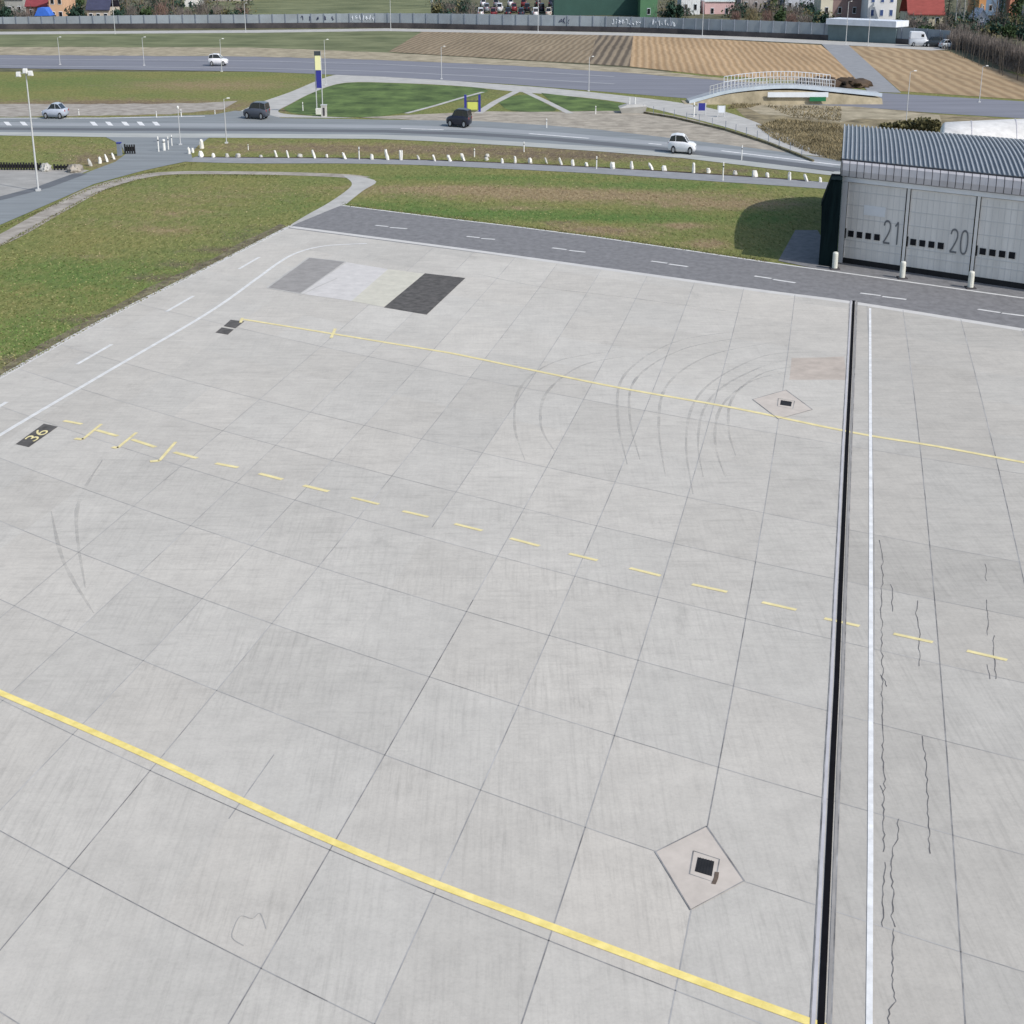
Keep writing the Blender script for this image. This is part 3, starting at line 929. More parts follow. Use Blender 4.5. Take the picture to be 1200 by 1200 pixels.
# roof shell
mb = hb()
vs = []
for x in (-.25, LEN + .25):
    vs += [(x, y, z) for y, z in PR] + [(x, y, z - .12) for y, z in reversed(PR)]
n = len(vs) // 2
mb.loft([[vs[k] for k in range(n)], [vs[n + k] for k in range(n)]], cap=True)
roof = mb.build('roof', M['metal_roof'], root)
mb = hb()
x = -.2
while x < LEN + .2:
    ring = lambda xx: [[(xx - .07, y, z + .002), (xx - .055, y, z + .10), (xx + .055, y, z + .10), (xx + .07, y, z + .002)] for y, z in PR]
    mb.loft(ring(x), cap=True, closed=False)
    x += .42
mb.build('rib', M['rib'], roof)
# fascia: upright sheet band, slightly bowed
mb = hb()
FB = [(-.12, zl + .16), (-.42, zl + .22), (-.55, zl + .55), (-.50, zf - .15), (-.36, zf + .0), (-.2, zf - .02), (-.12, zl + .3)]
mb.loft([[(-.25, y, z) for y, z in FB], [(LEN + .25, y, z) for y, z in FB]])
fas = mb.build('fascia', M['fascia'], root)
mb = hb()
x = -.2
while x < LEN:
    mb.loft([[(xx, y - .012, z) for y, z in FB[1:5]] for xx in (x, x + .055)], cap=False, closed=False)
    x += .68
mb.loft([[(-.25, y, z) for y, z in ((-.37, zf + .0), (-.40, zf - .07), (-.36, zf + .06))], [(LEN + .25, y, z) for y, z in ((-.37, zf + .0), (-.40, zf - .07), (-.36, zf + .06))]], closed=False, cap=False)
mb.build('seam', M['seam'], fas)
# lintel and pillars
hb().box((LEN / 2, -.06, zl + .02), (LEN + .1, .24, .26)).build('lintel', M['frame_grey'], root)
nums = {0: '21', 1: '20', 2: '19'}
STROKE = {'2': [[(.02, .78), (.12, .94), (.45, 1.0), (.82, .93), (.93, .72), (.75, .48), (.35, .2), (.03, .02)], [(.03, .02), (.97, .02)]],
          '1': [[(.25, .80), (.62, 1.0)], [(.62, 1.0), (.62, 0)]],
          '0': [[(.5, 1.0), (.15, .9), (.03, .5), (.15, .1), (.5, 0), (.85, .1), (.97, .5), (.85, .9), (.5, 1.0)]],
          '9': [[(.95, .62), (.8, .42), (.5, .36), (.15, .45), (.04, .7), (.2, .94), (.5, 1.0), (.82, .92), (.95, .62), (.85, .2), (.35, 0)]]}
for k in range(NB + 1):
    hb().box((k * DW + (.25 if k == 0 else 0), -.07, (zl - .12) / 2), (.5 if k == 0 else .26, .16, zl - .12)).build('pillar', M['frame_grey' if k == 0 else 'door_skin'], root)
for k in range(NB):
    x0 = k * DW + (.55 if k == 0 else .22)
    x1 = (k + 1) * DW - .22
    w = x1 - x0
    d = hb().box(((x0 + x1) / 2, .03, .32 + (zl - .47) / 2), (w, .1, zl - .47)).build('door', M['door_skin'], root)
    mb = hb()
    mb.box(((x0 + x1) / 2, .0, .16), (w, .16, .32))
    mb.build('foot_shade', M['black'], d)  # black strip added in place of the shadow along the door foot
    mb = hb()
    for z in (.95, 1.35, 2.6, 3.35, 4.1, 4.75):
        mb.box(((x0 + x1) / 2, -.03, z), (w - .02, .03, .035))
    q = int(w / .5)
    for i in range(1, q):
        mb.box((x0 + w * i / q, -.027, .32 + (zl - .55) / 2), (.03, .02, zl - .6))
    mb.build('panel_rib', M['door_rib'], d)
    # row of four small panes
    for i in range(4):
        hb().box((x0 + .55 + i * .82, -.05, 1.72), (.52, .05, .34)).build('window', M['pane_dark'], d)
    hb().box((x0 + .04, -.05, 1.72), (.1, .06, .55)).build('handle', M['black'], d)
    if k == 0:
        hb().box((x0 + 2.6, -.045, 3.15), (2.0, .03, .55)).build('sign_panel', M['frame_grey'], d)
    if k in nums:
        for q, dg_ in enumerate(nums[k]):
            mb = hb()
            ox = x0 + w - (1.75 if k == 0 else 1.85) + q * .88
            for pl in STROKE[dg_]:
                pl = smooth_line(pl, 3) if len(pl) > 3 else pl
                for (a0, b0), (a1, b1) in zip(pl[:-1], pl[1:]):
                    dx_, dz_ = (a1 - a0) * .62, (b1 - b0) * 1.25
                    ln = math.hypot(dx_, dz_) or 1e-6
                    nx2, nz2 = -dz_ / ln * .055, dx_ / ln * .055
                    X0, Z0, X1, Z1_ = ox + a0 * .62, 1.45 + b0 * 1.25, ox + a1 * .62, 1.45 + b1 * 1.25
                    mb.add([(X0 + nx2, -.062, Z0 + nz2), (X0 - nx2, -.062, Z0 - nz2), (X1 - nx2, -.062, Z1_ - nz2), (X1 + nx2, -.062, Z1_ + nz2)], [(0, 1, 2, 3)])
            mb.build('door_number', M['number'], d)
# bollards at the door pillars
for k, (px, py) in enumerate(((978, 315.5), (1057, 326.5), (1137, 338))):
    t = thing('bollard', ('cream bollard at the left corner of the hangar by door 21', 'cream bollard between hangar doors 21 and 20', 'cream bollard between hangar doors 20 and 19')[k], 'bollard', at(px, py), 'bollards in front of the hangar doors')
    h = hgt(py, py - 20)
    mb = MB()
    rr_ = .155
    mb.loft([[(r * math.cos(a * math.pi / 6), r * 1.2 * math.sin(a * math.pi / 6), z) for a in range(12)] for r, z in ((rr_, 0), (rr_, h - .06), (rr_ * .8, h), (.02, h + .03))])
    mb.build('post', M['bollard'], t, smooth=False)
    MB().box((0, 0, .04), (.5, .6, .08)).build('foot', M['plinth'], t)
# dark green annexe
A0 = at(959, 311)
t = thing('annexe', 'dark green narrow annexe standing against the left end of the hangar', 'annexe', A0)
aw = (at(979.5, 314) - A0)
al = math.hypot(aw.x / SQ, aw.y)
MA = Matrix(((aw.x / al, ey.x, 0, 0), (aw.y / al, ey.y, 0, 0), (0, 0, 1, 0), (0, 0, 0, 1)))
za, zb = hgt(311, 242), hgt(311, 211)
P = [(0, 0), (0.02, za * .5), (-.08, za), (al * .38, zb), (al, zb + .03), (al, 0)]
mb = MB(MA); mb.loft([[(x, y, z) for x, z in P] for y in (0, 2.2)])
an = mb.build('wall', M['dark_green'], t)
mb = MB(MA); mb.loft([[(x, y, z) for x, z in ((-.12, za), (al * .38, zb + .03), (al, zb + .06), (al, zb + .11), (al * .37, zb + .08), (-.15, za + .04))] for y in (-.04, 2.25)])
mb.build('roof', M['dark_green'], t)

# white tent hall behind
T0 = at(1104, 180)
TY = 110.0
T0 = Vector(((1104 - 600) / F * (TY * CP + 14 * SP), TY, 0))
t = thing('tent_hall', 'white membrane hall with a rounded roof behind the hangar', 'tent', T0)
TM = Matrix(((SQ, .235, 0, 0), (.10, .97, 0, 0), (0, 0, 1, 0), (0, 0, 0, 1)))
hh = CAMH + (TY + 4.5) * ray(1150, 142.5)[2] / ray(1150, 142.5)[1]
mb = MB(TM)
rings = []
for x, k in ((0, .90), (.15, .95), (.5, .975), (4, .985), (10, 1.0), (20, 1.0), (45, 1.0)):
    rings.append([(x, 5 - 5.2 * math.cos(a * math.pi / 16) , hh * k * math.sin(a * math.pi / 16) ** .75) for a in range(17)])
mb.loft(rings, closed=False)
mb.build('membrane', M['membrane'], t, smooth=True)
mb = MB(TM)
for x in (4, 10, 15, 20, 25):
    mb.loft([[(x + dx, 5 - 5.22 * math.cos(a * math.pi / 16), hh * (1.0 if x > 4 else .985) * math.sin(a * math.pi / 16) ** .75 + .03) for a in range(17)] for dx in (-.06, .06)], closed=False, cap=False)
mb.build('roof_rib', M['fascia'], t)


# ------------------------------------------------------------------ cars
def ringx(x, w, z0, z1, k=.82):
    """closed cross-section at station x: half width w, from z0 to z1, shoulders tucked by k"""
    zm = z0 + (z1 - z0) * .45
    return [(x, -w * .9, z0), (x, -w, zm), (x, -w * .98, z0 + (z1 - z0) * .8), (x, -w * k, z1), (x, w * k, z1), (x, w * .98, z0 + (z1 - z0) * .8), (x, w, zm), (x, w * .9, z0)]


def make_car(label, col, px, py, deg, style='hatch', L=4.3, W=1.8, H=1.5, group=None, cat='car', name='car', scale=1.0):
    t = thing(name, label, cat, at(px, py), group)
    T = frame(deg) @ Matrix.Scale(scale, 4)
    pm = paint('car paint ' + label[:18], col)
    h = L / 2
    hood = .62 * H; belt = .66 * H
    if style == 'van':
        st = [(-h, .82, .45, 1.25), (-h + .12, .86, .3, H * .62), (-h * .3, .9, .26, H * .62), (h * .55, .9, .26, H * .6), (h * .8, .86, .28, H * .5), (h - .1, .8, .32, H * .42), (h, .7, .45, H * .38)]
        cab = [(-h + .03, .80, H * .94), (-h + .2, .82, H), (h * .35, .82, H), (h * .5, .8, H * .96), (h * .82, .74, H * .58)]
    else:
        st = [(-h, .72, .45, belt * .92), (-h + .15, .82, .3, belt * .99), (-h * .45, .9, .22, belt), (h * .2, .9, .22, belt), (h * .42, .9, .24, hood), (h * .8, .86, .26, hood * .93), (h - .08, .76, .32, hood * .80), (h, .64, .42, hood * .66)]
        cab = {'hatch': [(-h + .1, .70, belt + .02), (-h + .4, .69, H * .93), (-h * .45, .69, H), (h * .05, .69, H * .985), (h * .18, .68, H * .92), (h * .45, .74, belt + .0)],
               'suv': [(-h + .05, .74, belt + .02), (-h + .22, .73, H * .95), (-h * .5, .73, H), (h * .1, .73, H * .985), (h * .24, .72, H * .92), (h * .45, .76, belt + .0)],
               'sedan': [(-h + .5, .70, belt + .0), (-h * .45, .67, H * .95), (-h * .2, .67, H), (h * .08, .67, H * .985), (h * .2, .67, H * .9), (h * .48, .74, belt - .02)]}[style]
    k = W / 1.8
    mb = MB(T); mb.loft([ringx(x, w * k, z0, z1, .9) for x, w, z0, z1 in st]); body = mb.build('body', pm, t, smooth=True)
    bz = (H * .55 if style == 'van' else belt - .06)
    mb = MB(T); mb.loft([[(x, -w * 1.09 * k, bz), (x, -w * k, max(z - .05, bz + .02)), (x, -w * .9 * k, max(z, bz + .03)), (x, w * .9 * k, max(z, bz + .03)), (x, w * k, max(z - .05, bz + .02)), (x, w * 1.09 * k, bz)] for x, w, z in cab])
    mb.build('window', M['glass'] if style != 'van' else pm, t, smooth=False)
    top = [(x, w, z) for x, w, z in cab if z > H * .9]
    mb = MB(T); mb.loft([[(x, -w * .97 * k, z - .05), (x, -w * .9 * k, z + .03), (x, w * .9 * k, z + .03), (x, w * .97 * k, z - .05)] for x, w, z in top]); mb.build('roof', pm, t)
    # pillars
    if style != 'van':
        for sd in (-1, 1):
            for i in ((0, 1), (2, 2), (-1, -2)):
                a, b2 = cab[i[0]], cab[i[1]]
                MB(T).tube((a[0], sd * a[1] * 1.05 * k, bz), (b2[0], sd * b2[1] * .97 * k, b2[2]), .05, .045, 5).build('pillar', pm, t)
    else:
        mb = MB(T)
        mb.loft([[(h * .56, y, H * .9), (h * .79, y, H * .62)] for y in (-.66 * k, .66 * k)], closed=False, cap=False)
        mb.box((h * .32, -.85 * k, H * .76), (.75, .06, .42)); mb.box((h * .32, .85 * k, H * .76), (.75, .06, .42))
        mb.build('window', M['glass'], t)
    wr = .33 * H / 1.5 if style != 'van' else .36
    for sx in (-.60, .62):
        for sy in (-1, 1):
            mb = MB(T); mb.tube((h * sx, sy * (W / 2 - .2), wr), (h * sx, sy * (W / 2 + .02), wr), wr, n=16)
            wh = mb.build('wheel', M['black'], t)
            MB(T).tube((h * sx, sy * (W / 2 + .0), wr), (h * sx, sy * (W / 2 + .035), wr), wr * .58, n=12).build('rim', M['rim'], wh)
    for sy in (-1, 1):
        MB(T).box((h - .07, sy * .55 * k, hood * .72), (.16, .34, .15)).build('headlight', M['lamp_lens'], t)
        MB(T).box((-h + .03, sy * .60 * k, belt * .82), (.1, .22, .2)).build('tail_light', M['tail_red'], t)
    MB(T).box((h - .02, 0, .42), (.06, .5 * k, .13)).build('number_plate', M['post_white'], t)
    return t


make_car('white hatchback driving along the main road near the hangar', (.78, .79, .82), 799, 179.5, -16, 'hatch', 4.1, 1.8, 1.58)
make_car('silver car on the main road at far left', (.42, .46, .54), 65.5, 138.5, 176, 'sedan', 4.3, 1.8, 1.5)
make_car('dark grey estate turning off the road beside the pale side path', (.075, .085, .11), 301, 139, 165, 'suv', 4.6, 1.85, 1.65)
make_car('black car on the main road in front of the yellow information board', (.018, .02, .035), 538, 148.5, 160, 'suv', 4.2, 1.85, 1.7)
make_car('white car driving on the far road beyond the left lawn', (.75, .75, .78), 256, 77, 2, 'hatch', 4.6, 1.8, 1.6)
make_car('white van parked at the field edge below the grey barrier', (.74, .76, .80), 1076, 54.5, -12, 'van', 5.0, 2.0, 2.3, cat='van', name='van')
make_car('dark car parked right of the white van', (.03, .04, .05), 1093, 55, 170, 'suv', 4.6, 1.9, 1.6)
make_car('grey car parked at the field edge by the brushwood', (.4, .44, .48), 1109, 57, 10, 'sedan', 4.2, 1.8, 1.4)


# ------------------------------------------------------------------ poles, lamps, posts
def lamp_post(px, pyb, pyt, label, r=.055, head=True, group='thin lamp posts by the roads', name='lamp_post', cat='lamp post', hm=None):
    t = thing(name, label, cat, at(px, pyb), group)
    h = hgt(pyb, pyt)
    MB().tube((0, 0, 0), (0, 0, h), r, r * .6, 8).build('pole', M['pole'], t)
    if head:
        mb = MB()
        mb.tube((0, 0, h - .05), (.32, -.1, h + .1), r * .4, r * .3, 6)
        mb.build('arm', M['pole'], t)
        MB().box((.42, -.12, h + .1), (.26, .18, .08), taper=.8).build('lamp_head', M['post_white'], t)
    MB().box((0, 0, .06), (.26, .3, .12)).build('base', M['pole'], t)
    return t


for px, yb, yt, lb in ((70.5, 76, 44, 'lamp post leftmost on the far road, left of the white car'), (169, 77, 44, 'lamp post on the far road between the left edge and the white car'), (260, 84, 46, 'lamp post rising behind the white car on the far road'),
                       (382, 100, 47, 'lamp post just right of the tall blue and yellow pylon'), (517.5, 93, 55, 'lamp post at the far road edge above the long grass lens'), (690, 107, 67, 'lamp post beside the pale path between the two small lawns'),
                       (1061, 152, 84, 'lamp post behind the hangar roof, left of the white tent'), (1147.5, 120, 78, 'lamp post on the far road above the white tent'),
                       (458, 36, -2, 'lamp post on the barrier path in front of the grassy bank'), (630.5, 38, -2, 'lamp post on the barrier path below the parked cars'), (823, 42, -2, 'lamp post in front of the barrier below the pink house'),
                       (991, 52, 2, 'lamp post at the top of the grey field track'), (1017, 54, 8, 'lamp post beside the field right of the grey track'), (288, 38, 4, 'lamp post on the barrier path left of the grassy bank'), (135, 40, 0, 'lamp post on the barrier path by the beige house'),
                       (265.5, 168, 116, 'lamp post at the road junction, above the left end of the stones'), (211.5, 170, 126, 'short lamp post with a round lamp in the junction')):
    lamp_post(px, yb, yt, lb, .06 if yb < 60 else .045, head=(px != 211.5))
    if px == 211.5:
        MB().blob((0, 0, hgt(yb, yt)), (.1, .16, .16), 8, 6, 0).build('lamp_globe', M['post_white'], [o for o in C.objects if o.get('label') == lb][0])
# floodlight mast
t = thing('floodlight_mast', 'tall thin floodlight mast with white lamps on top at left', 'floodlight', at(45, 224))
h = hgt(224, 86)
MB().tube((0, 0, 0), (0, 0, h), .075, .045, 10).build('pole', M['pole'], t)
MB().box((0, 0, .08), (.3, .4, .16)).build('base', M['pole'], t)
MB().tube((-.5, 0, h), (.42, 0, h + .05), .04, .04, 6).build('crossbar', M['pole'], t)
for x, z in ((-.50, -.05), (0.0, .18), (.36, .02)):
    l = MB().box((x, -.1, h + z), (.34, .3, .34), taper=.75).build('floodlight', M['post_white'], t)
    MB().box((x, -.27, h + z - .02), (.24, .03, .22)).build('lens', M['lamp_lens'], l)

# small posts
PST = [(92.5, 135, 128, .05, 'white marker post on the verge right of the silver car'), (183.5, 138, 130.5, .05, 'white marker post on the verge above the last turning dash'), (212.5, 137, 128, .05, 'white marker post on the verge behind the junction lamp'), (252, 134, 129, .05, 'white marker post nearest the dark grey estate'),
       (186, 178, 160, .06, 'slim white bollard, leftmost of those standing in the junction'), (192.5, 176.5, 163, .13, 'broad white bollard standing in the junction'), (197.5, 175.5, 160, .05, 'slim white bollard right of the broad one in the junction'), (201.5, 171, 158, .05, 'slim white bollard furthest from the camera in the junction'),
       (421, 187, 172, .05, 'thin white marker post rising between stones below the pylon lawn'), (291, 176, 169, .04, 'thin white marker post at the left of the narrow verge'), (614, 178, 166, .05, 'thin marker post on the verge below the black car'), (556, 184, 174, .05, 'thin marker post on the verge right of the leaning stones'),
       (699, 198, 183, .05, 'thin marker post among the stones left of the white car'), (355, 130, 119.5, .05, 'thin marker post on the left tip of the pylon lawn'), (640.5, 150, 139, .05, 'thin white post on the gravel edge of the main road'), (698, 134, 124, .05, 'thin white post by the small lawn left of the concrete trough'),
       (847, 212, 190, .05, 'thin marker post below the white hatchback'), (813, 137, 120, .07, 'white post at the start of the bridge ramp'), (869, 188, 170, .04, 'thin post by the low retaining edge')]
for px, yb, yt, r, lb in PST:
    t = thing('marker_post', lb, 'post', at(px, yb), 'small white posts')
    h = hgt(yb, yt)
    mb = MB(); mb.tube((0, 0, 0), (0, 0, h - .06), r, r, 10); mb.tube((0, 0, h - .06), (0, 0, h), r, r * .6, 10); mb.build('shaft', M['post_white'], t)
    MB().tube((0, 0, h * .72), (0, 0, h * .80), r * 1.08, r * 1.08, 10).build('reflector', M['sign_dark'], t)

# pylon sign
t = thing('pylon_sign', 'tall pylon sign with a pale yellow panel over a blue panel', 'sign', at(375, 134))
z = lambda py: hgt(134, py)
for dx in (-.30, .30):
    MB().tube((dx, 0, 0), (dx, 0, z(60)), .05, .05, 8).build('post', M['pole'], t)
MB().box((0, 0, (z(60) + z(65)) / 2), (.66, .34, z(60) - z(65))).build('head_panel', M['sign_dark'], t)
MB().box((0, 0, (z(65) + z(82)) / 2), (.54, .30, z(65) - z(82))).build('yellow_panel', M['sign_yellow'], t)
MB().box((.05, 0, (z(82.4) + z(103)) / 2), (.52, .30, z(82.4) - z(103))).build('blue_panel', M['sign_blue'], t)
MB().box((0, 0, .3), (.8, .5, .6)).build('plinth', M['stone'], t)
# cabinets at its foot
t = thing('utility_cabinet', 'pale cabinet with a dark stripe at the foot of the pylon sign', 'cabinet', at(380, 136.5))
MB().box((0, 0, .55), (.55, .5, 1.1)).build('body', M['stone_dull'], t)
MB().box((0, 0, 1.14), (.62, .58, .08)).build('lid', M['pole'], t)
MB().box((0, -.262, .5), (.2, .03, .8)).build('door', M['plinth'], t)
# information board
t = thing('information_board', 'yellow green information board between two dark blue posts beside the road', 'board', at(553, 131))
h = hgt(131, 111); s = 1 / ppm(131)
for dx in (-7.5 * s, 9 * s):
    MB().box((dx, 0, h / 2), (.24, .3, h)).build('post', M['sign_blue'], t)
MB().box((1.0 * s, -.02, hgt(131, 124)), (12 * s, .12, 8.5 * s)).build('panel', M['board_yellow'], t)
MB().box((0.8 * s, 0, hgt(131, 118.5)), (14.5 * s, .08, .1)).build('rail', M['sign_dark'], t)
# concrete trough with two posts
t = thing('concrete_trough', 'pale concrete trough with two white posts at the gravel edge', 'trough', at(741, 132))
s = 1 / ppm(132)
mb = MB(); mb.loft([[(x * s, y, zz) for x, y, zz in r] for r in ([(-13, -.9, 0), (14, -.9, 0), (14, .9, 0), (-13, .9, 0)], [(-16, -1.1, .55), (16, -1.1, .75), (16, 1.1, .75), (-16, 1.1, .55)], [(-7, -.7, .85), (8, -.7, .9), (8, .7, .9), (-7, .7, .85)])])
mb.build('body', M['path'], t)
for dx in (-3.5, 3.0):
    MB().tube((dx * s, 0, .6), (dx * s, 0, hgt(132, 114)), .06, .05, 8).build('post', M['post_white'], t)
# boards by the bridge ramp
for px, py, w, hh_, mt, lb in ((822, 135, 9, 14, 'sign_blue', 'blue notice board on legs beside the bridge ramp'), (845, 137, 8, 13, 'steel_white', 'white notice board on legs beside the bridge ramp')):
    t = thing('notice_board', lb, 'board', at(px, py))
    s = 1 / ppm(py)
    for dx in (-w / 2, w / 2):
        MB().box((dx * s, 0, hh_ * s / 2), (.1, .12, hh_ * s)).build('leg', M['pole'], t)
    MB().box((0, -.02, hh_ * s * .68), (w * s - .1, .1, hh_ * s * .6)).build('panel', M[mt], t)

# black slatted low fences and junction blocks
for (xa, ya), (xb, yb), hp, lb in (((0, 199), (48, 199.5), 9, 'black slatted low fence at the left picture edge beyond the gravel lot'), ((64, 199.5), (80, 199.5), 7, 'short black slatted fence between pale heaps by the gravel lot'), ((147, 180.5), (158, 180.5), 11.5, 'black slatted barrier standing at the mouth of the side road')):
    if xa == 0:
        xa = -60
    a, b = at(xa, ya), at(xb, yb)
    t = thing('slat_fence', lb, 'fence', (a + b) / 2)
    d = b - a; n = max(4, int(d.length / .22)); h = hp / ppm(ya)
    mb = MB()
    for k in range(n + 1):
        p = d * (k / n - .5)
        mb.box((p.x, p.y, h / 2), (.12, .1, h * R.uniform(.85, 1.05)))
    mb.build('slats', M['black'], t)
    MB().box((0, .06, h * .5), (d.length, .06, h * .45), math.atan2(d.y, d.x)).build('rail', M['black'], t)
t = thing('bin', 'blue grey upright bin beside the black barrier at the junction', 'bin', at(140.5, 182))
h = 14 / ppm(182)
MB().box((0, 0, h / 2), (.34, .5, h), taper=.9).build('body', M['barrier_post'], t); MB().box((0, 0, h + .03), (.36, .52, .08)).build('lid', M['sign_blue'], t)
for px, py, w, hh_, lb in ((71, 199, 10, 7, None), (54, 202, 9, 8, None), (85, 200, 11, 7, None)):
    pass


# pale heaps near the lot
def heap(px, py, wpx, hpx, m, label, name='heap', cat='heap'):
    s = 1 / ppm(py)
    mb = MB()
    mb.blob((0, 0, hpx * s * .25), (wpx * s / 2, wpx * s * .8, hpx * s * .75), 22, 9, .3)
    o = mb.build(name, m, smooth=True, loc=at(px, py))
    tag(o, label, cat)


heap(54, 200, 12, 8, M['path'], 'pale sand heap right of the long black fence')
heap(88, 201, 16, 8, M['dirt'], 'light brown heap right of the short black fence')
heap(962, 99, 46, 8, M['earth'], 'long dark brown earth heap beyond the footbridge')
heap(998, 100.5, 40, 8, M['earth'], 'dark brown earth heap beside the grey field track')

# white stones
STN = [  # px, base row, width px, height px, style
    (105, 194.5, 6, 9, 'lean'), (117, 191.5, 5, 8, 'round'), (124.5, 189.5, 5, 9, 'lean'), (132.5, 186.5, 5, 8, 'lean'),
    (221.5, 180.5, 4, 8, 'tall'), (226, 179, 4, 6, 'tall'), (236.5, 174, 6, 11, 'tall'), (235.5, 184, 7, 7, 'round'),
    (250, 184.5, 5, 5, 'round'), (266, 184.5, 5, 5, 'round'), (279, 184.5, 7, 5, 'flat'), (306, 184.5, 5, 3, 'flat'), (323, 184, 5, 8, 'lean'), (337, 185, 4, 9, 'lean'), (351.5, 184, 7, 4, 'flat'), (367.5, 185.5, 6, 10, 'lean'), (383, 184.5, 4, 4, 'round'), (403, 186.5, 6, 8, 'lean'),
    (436, 187, 5, 7, 'round'), (453, 187.5, 6, 13, 'lean'), (470, 187.5, 6, 12, 'fork'), (490, 187.5, 5, 6, 'lean'), (508.5, 189, 5, 8, 'lean'), (526, 189, 7, 8, 'lean'), (542, 188.5, 7, 9, 'lean'), (570, 188, 6, 4, 'flat'), (571, 184, 6, 4, 'flat'), (588.5, 191.5, 4, 6, 'round'),
    (603.5, 191.5, 4, 9, 'tall'), (621, 191.5, 6, 7, 'round'), (639.5, 191.5, 5, 7, 'lean'), (656.5, 193.5, 6, 9, 'lean'), (671, 194.5, 5, 8, 'tall'), (687, 195, 5, 5, 'round'), (717.5, 197.5, 8, 8, 'round'), (740, 198.5, 5, 10, 'tall'), (762, 199, 7, 8, 'lean'), (778, 200.5, 7, 7, 'round'),
    (812.5, 203, 5, 13, 'tall'), (830, 202.5, 6, 6, 'round'), (861, 205.5, 6, 6, 'round'), (884, 207.5, 8, 8, 'round'), (899, 208, 6, 6, 'round'), (925, 211, 5, 10, 'tall'), (943.5, 212.5, 7, 9, 'lean'), (961, 213.5, 5, 6, 'round')]
LBL = {'lean': 'white painted stone leaning to one side in the row along the cycle path', 'round': 'squat rounded white stone in the row along the cycle path', 'tall': 'upright narrow white stone in the row along the cycle path', 'flat': 'low flat pale stone in the row along the cycle path', 'fork': 'white forked stone shaped like a V in the cycle path row'}
SPEC = {105: 'leaning white stone, leftmost of four along the side road edge', 117: 'rounded white stone, second from the left along the side road edge', 124.5: 'leaning white stone, third from the left along the side road edge', 132.5: 'leaning white stone nearest the blue grey bin',
        221.5: 'upright white stone at the left end of the cycle path row', 226: 'smaller upright white stone second in the cycle path row', 236.5: 'tall white stone standing behind the left end of the row', 235.5: 'wide white stone below the tall one at the row start',
        453: 'biggest leaning white stone in the row, left of the forked one', 717.5: 'largest squat white stone, below and left of the white hatchback', 812.5: 'tallest upright white stone, straight below the white hatchback'}
for px, py, w, hh_, stl in STN:
    s = 1 / ppm(py)
    w *= s * .95; hh_ *= s * .95
    mb = MB()
    lean = {'lean': -.95, 'tall': -.15, 'round': -.2, 'flat': 0, 'fork': 0}[stl]
    rs = random.Random(int(px * 7))
    parts = [(0, 1)] if stl != 'fork' else [(-.32, .6), (.32, .6)]
    for ox, kk in parts:
        ln = lean if stl != 'fork' else ox * .9
        rings = []
        for zt, rt in ((0, .9), (.3, .98), (.7, .86), (.92, .7), (1.0, .5)):
            rings.append([(ox * w * .5 + ln * w * .5 * zt - ln * w * .3 + math.cos(a * math.pi / 4) * w * .5 * kk * rt * (.72 if stl in ('lean',) else 1) * rs.uniform(.7, 1.15), math.sin(a * math.pi / 4) * w * .55 * rt * rs.uniform(.7, 1.15), hh_ * zt * rs.uniform(.88, 1.06)) for a in range(8)])
        mb.loft(rings)
    o = mb.build('painted_stone', M['stone_dull'] if stl == 'flat' or (px * 3) % 7 < 1 else M['stone'], loc=at(px, py))
    tag(o, SPEC.get(px, LBL[stl]), 'stone', 'white stones lining the paths')
# narrow dark strip along the row of stones
t = struct(MB().build('kerb_strip', M['plinth'])) if False else None
mb = MB(); ribbon_into(mb, [(238, 184.2), (300, 184.8), (400, 185.4), (500, 187.6), (600, 191.4), (700, 196.2), (800, 202), (950, 212)], .45, .03)
struct(mb.build('dark_strip', M['earth']))

# ------------------------------------------------------------------ footbridge
B0 = at(905, 120)
t = thing('footbridge', 'low arched footbridge with white barred railings beyond the main road', 'bridge', B0)
yb = B0.y
DK = [(806, 117), (830, 110), (850, 105), (875, 101.5), (900, 99.5), (925, 99), (950, 100.5), (975, 103), (1000, 105.5), (1030, 108.5)]


def bp(px, py, dy=0):
    """point seen at (px, py) on the upright plane through the bridge"""
    d = ray(px, py)
    k = (yb + dy) / d[1]
    return Vector((d[0] * k - B0.x, dy, CAMH + d[2] * k))


for nm in ('deck',):
    mb = MB()
    mb.loft([[(p.x, -1.5, p.z), (p.x, 1.5, p.z), (p.x, 1.5, p.z - .18), (p.x, -1.5, p.z - .18)] for p in (bp(*q) for q in smooth_line(DK, 4))])
    mb.build('deck', M['deck'], t)
mb = MB()
mb.loft([[(p.x, -1.62, p.z + .08), (p.x, -1.51, p.z + .08), (p.x, -1.51, p.z - .28), (p.x, -1.62, p.z - .28)] for p in (bp(*q) for q in smooth_line(DK, 4))])
mb.build('edge_beam', M['steel_blue'], t)
for dy in (-1.45, 1.45):
    mb = MB()
    line = [bp(*q) for q in smooth_line([q for q in DK if (848 if dy > 0 else 812) <= q[0] <= 992], 8)]
    x0, x1 = line[0].x, line[-1].x

    def zat(x):
        for a, b in zip(line[:-1], line[1:]):
            if a.x <= x <= b.x:
                return a.z + (b.z - a.z) * (x - a.x) / max(1e-6, b.x - a.x)
        return line[-1].z
    rh = 1.25 if dy > 0 else .95
    for hz in (rh, rh * .55):
        for a, b in zip(line[:-1], line[1:]):
            mb.tube((a.x, dy, a.z + hz), (b.x, dy, b.z + hz), .035, n=5, cap=False)
    n = int((x1 - x0) / .38)
    for k in range(n + 1):
        x = x0 + (x1 - x0) * k / n
        mb.box((x, dy, zat(x) + rh / 2), (.055, .05, rh))
    mb.build('railing', M['steel_white'] if dy > 0 else M['pole'], t)
mb = MB()
a, b = bp(896, 107), bp(966, 107)
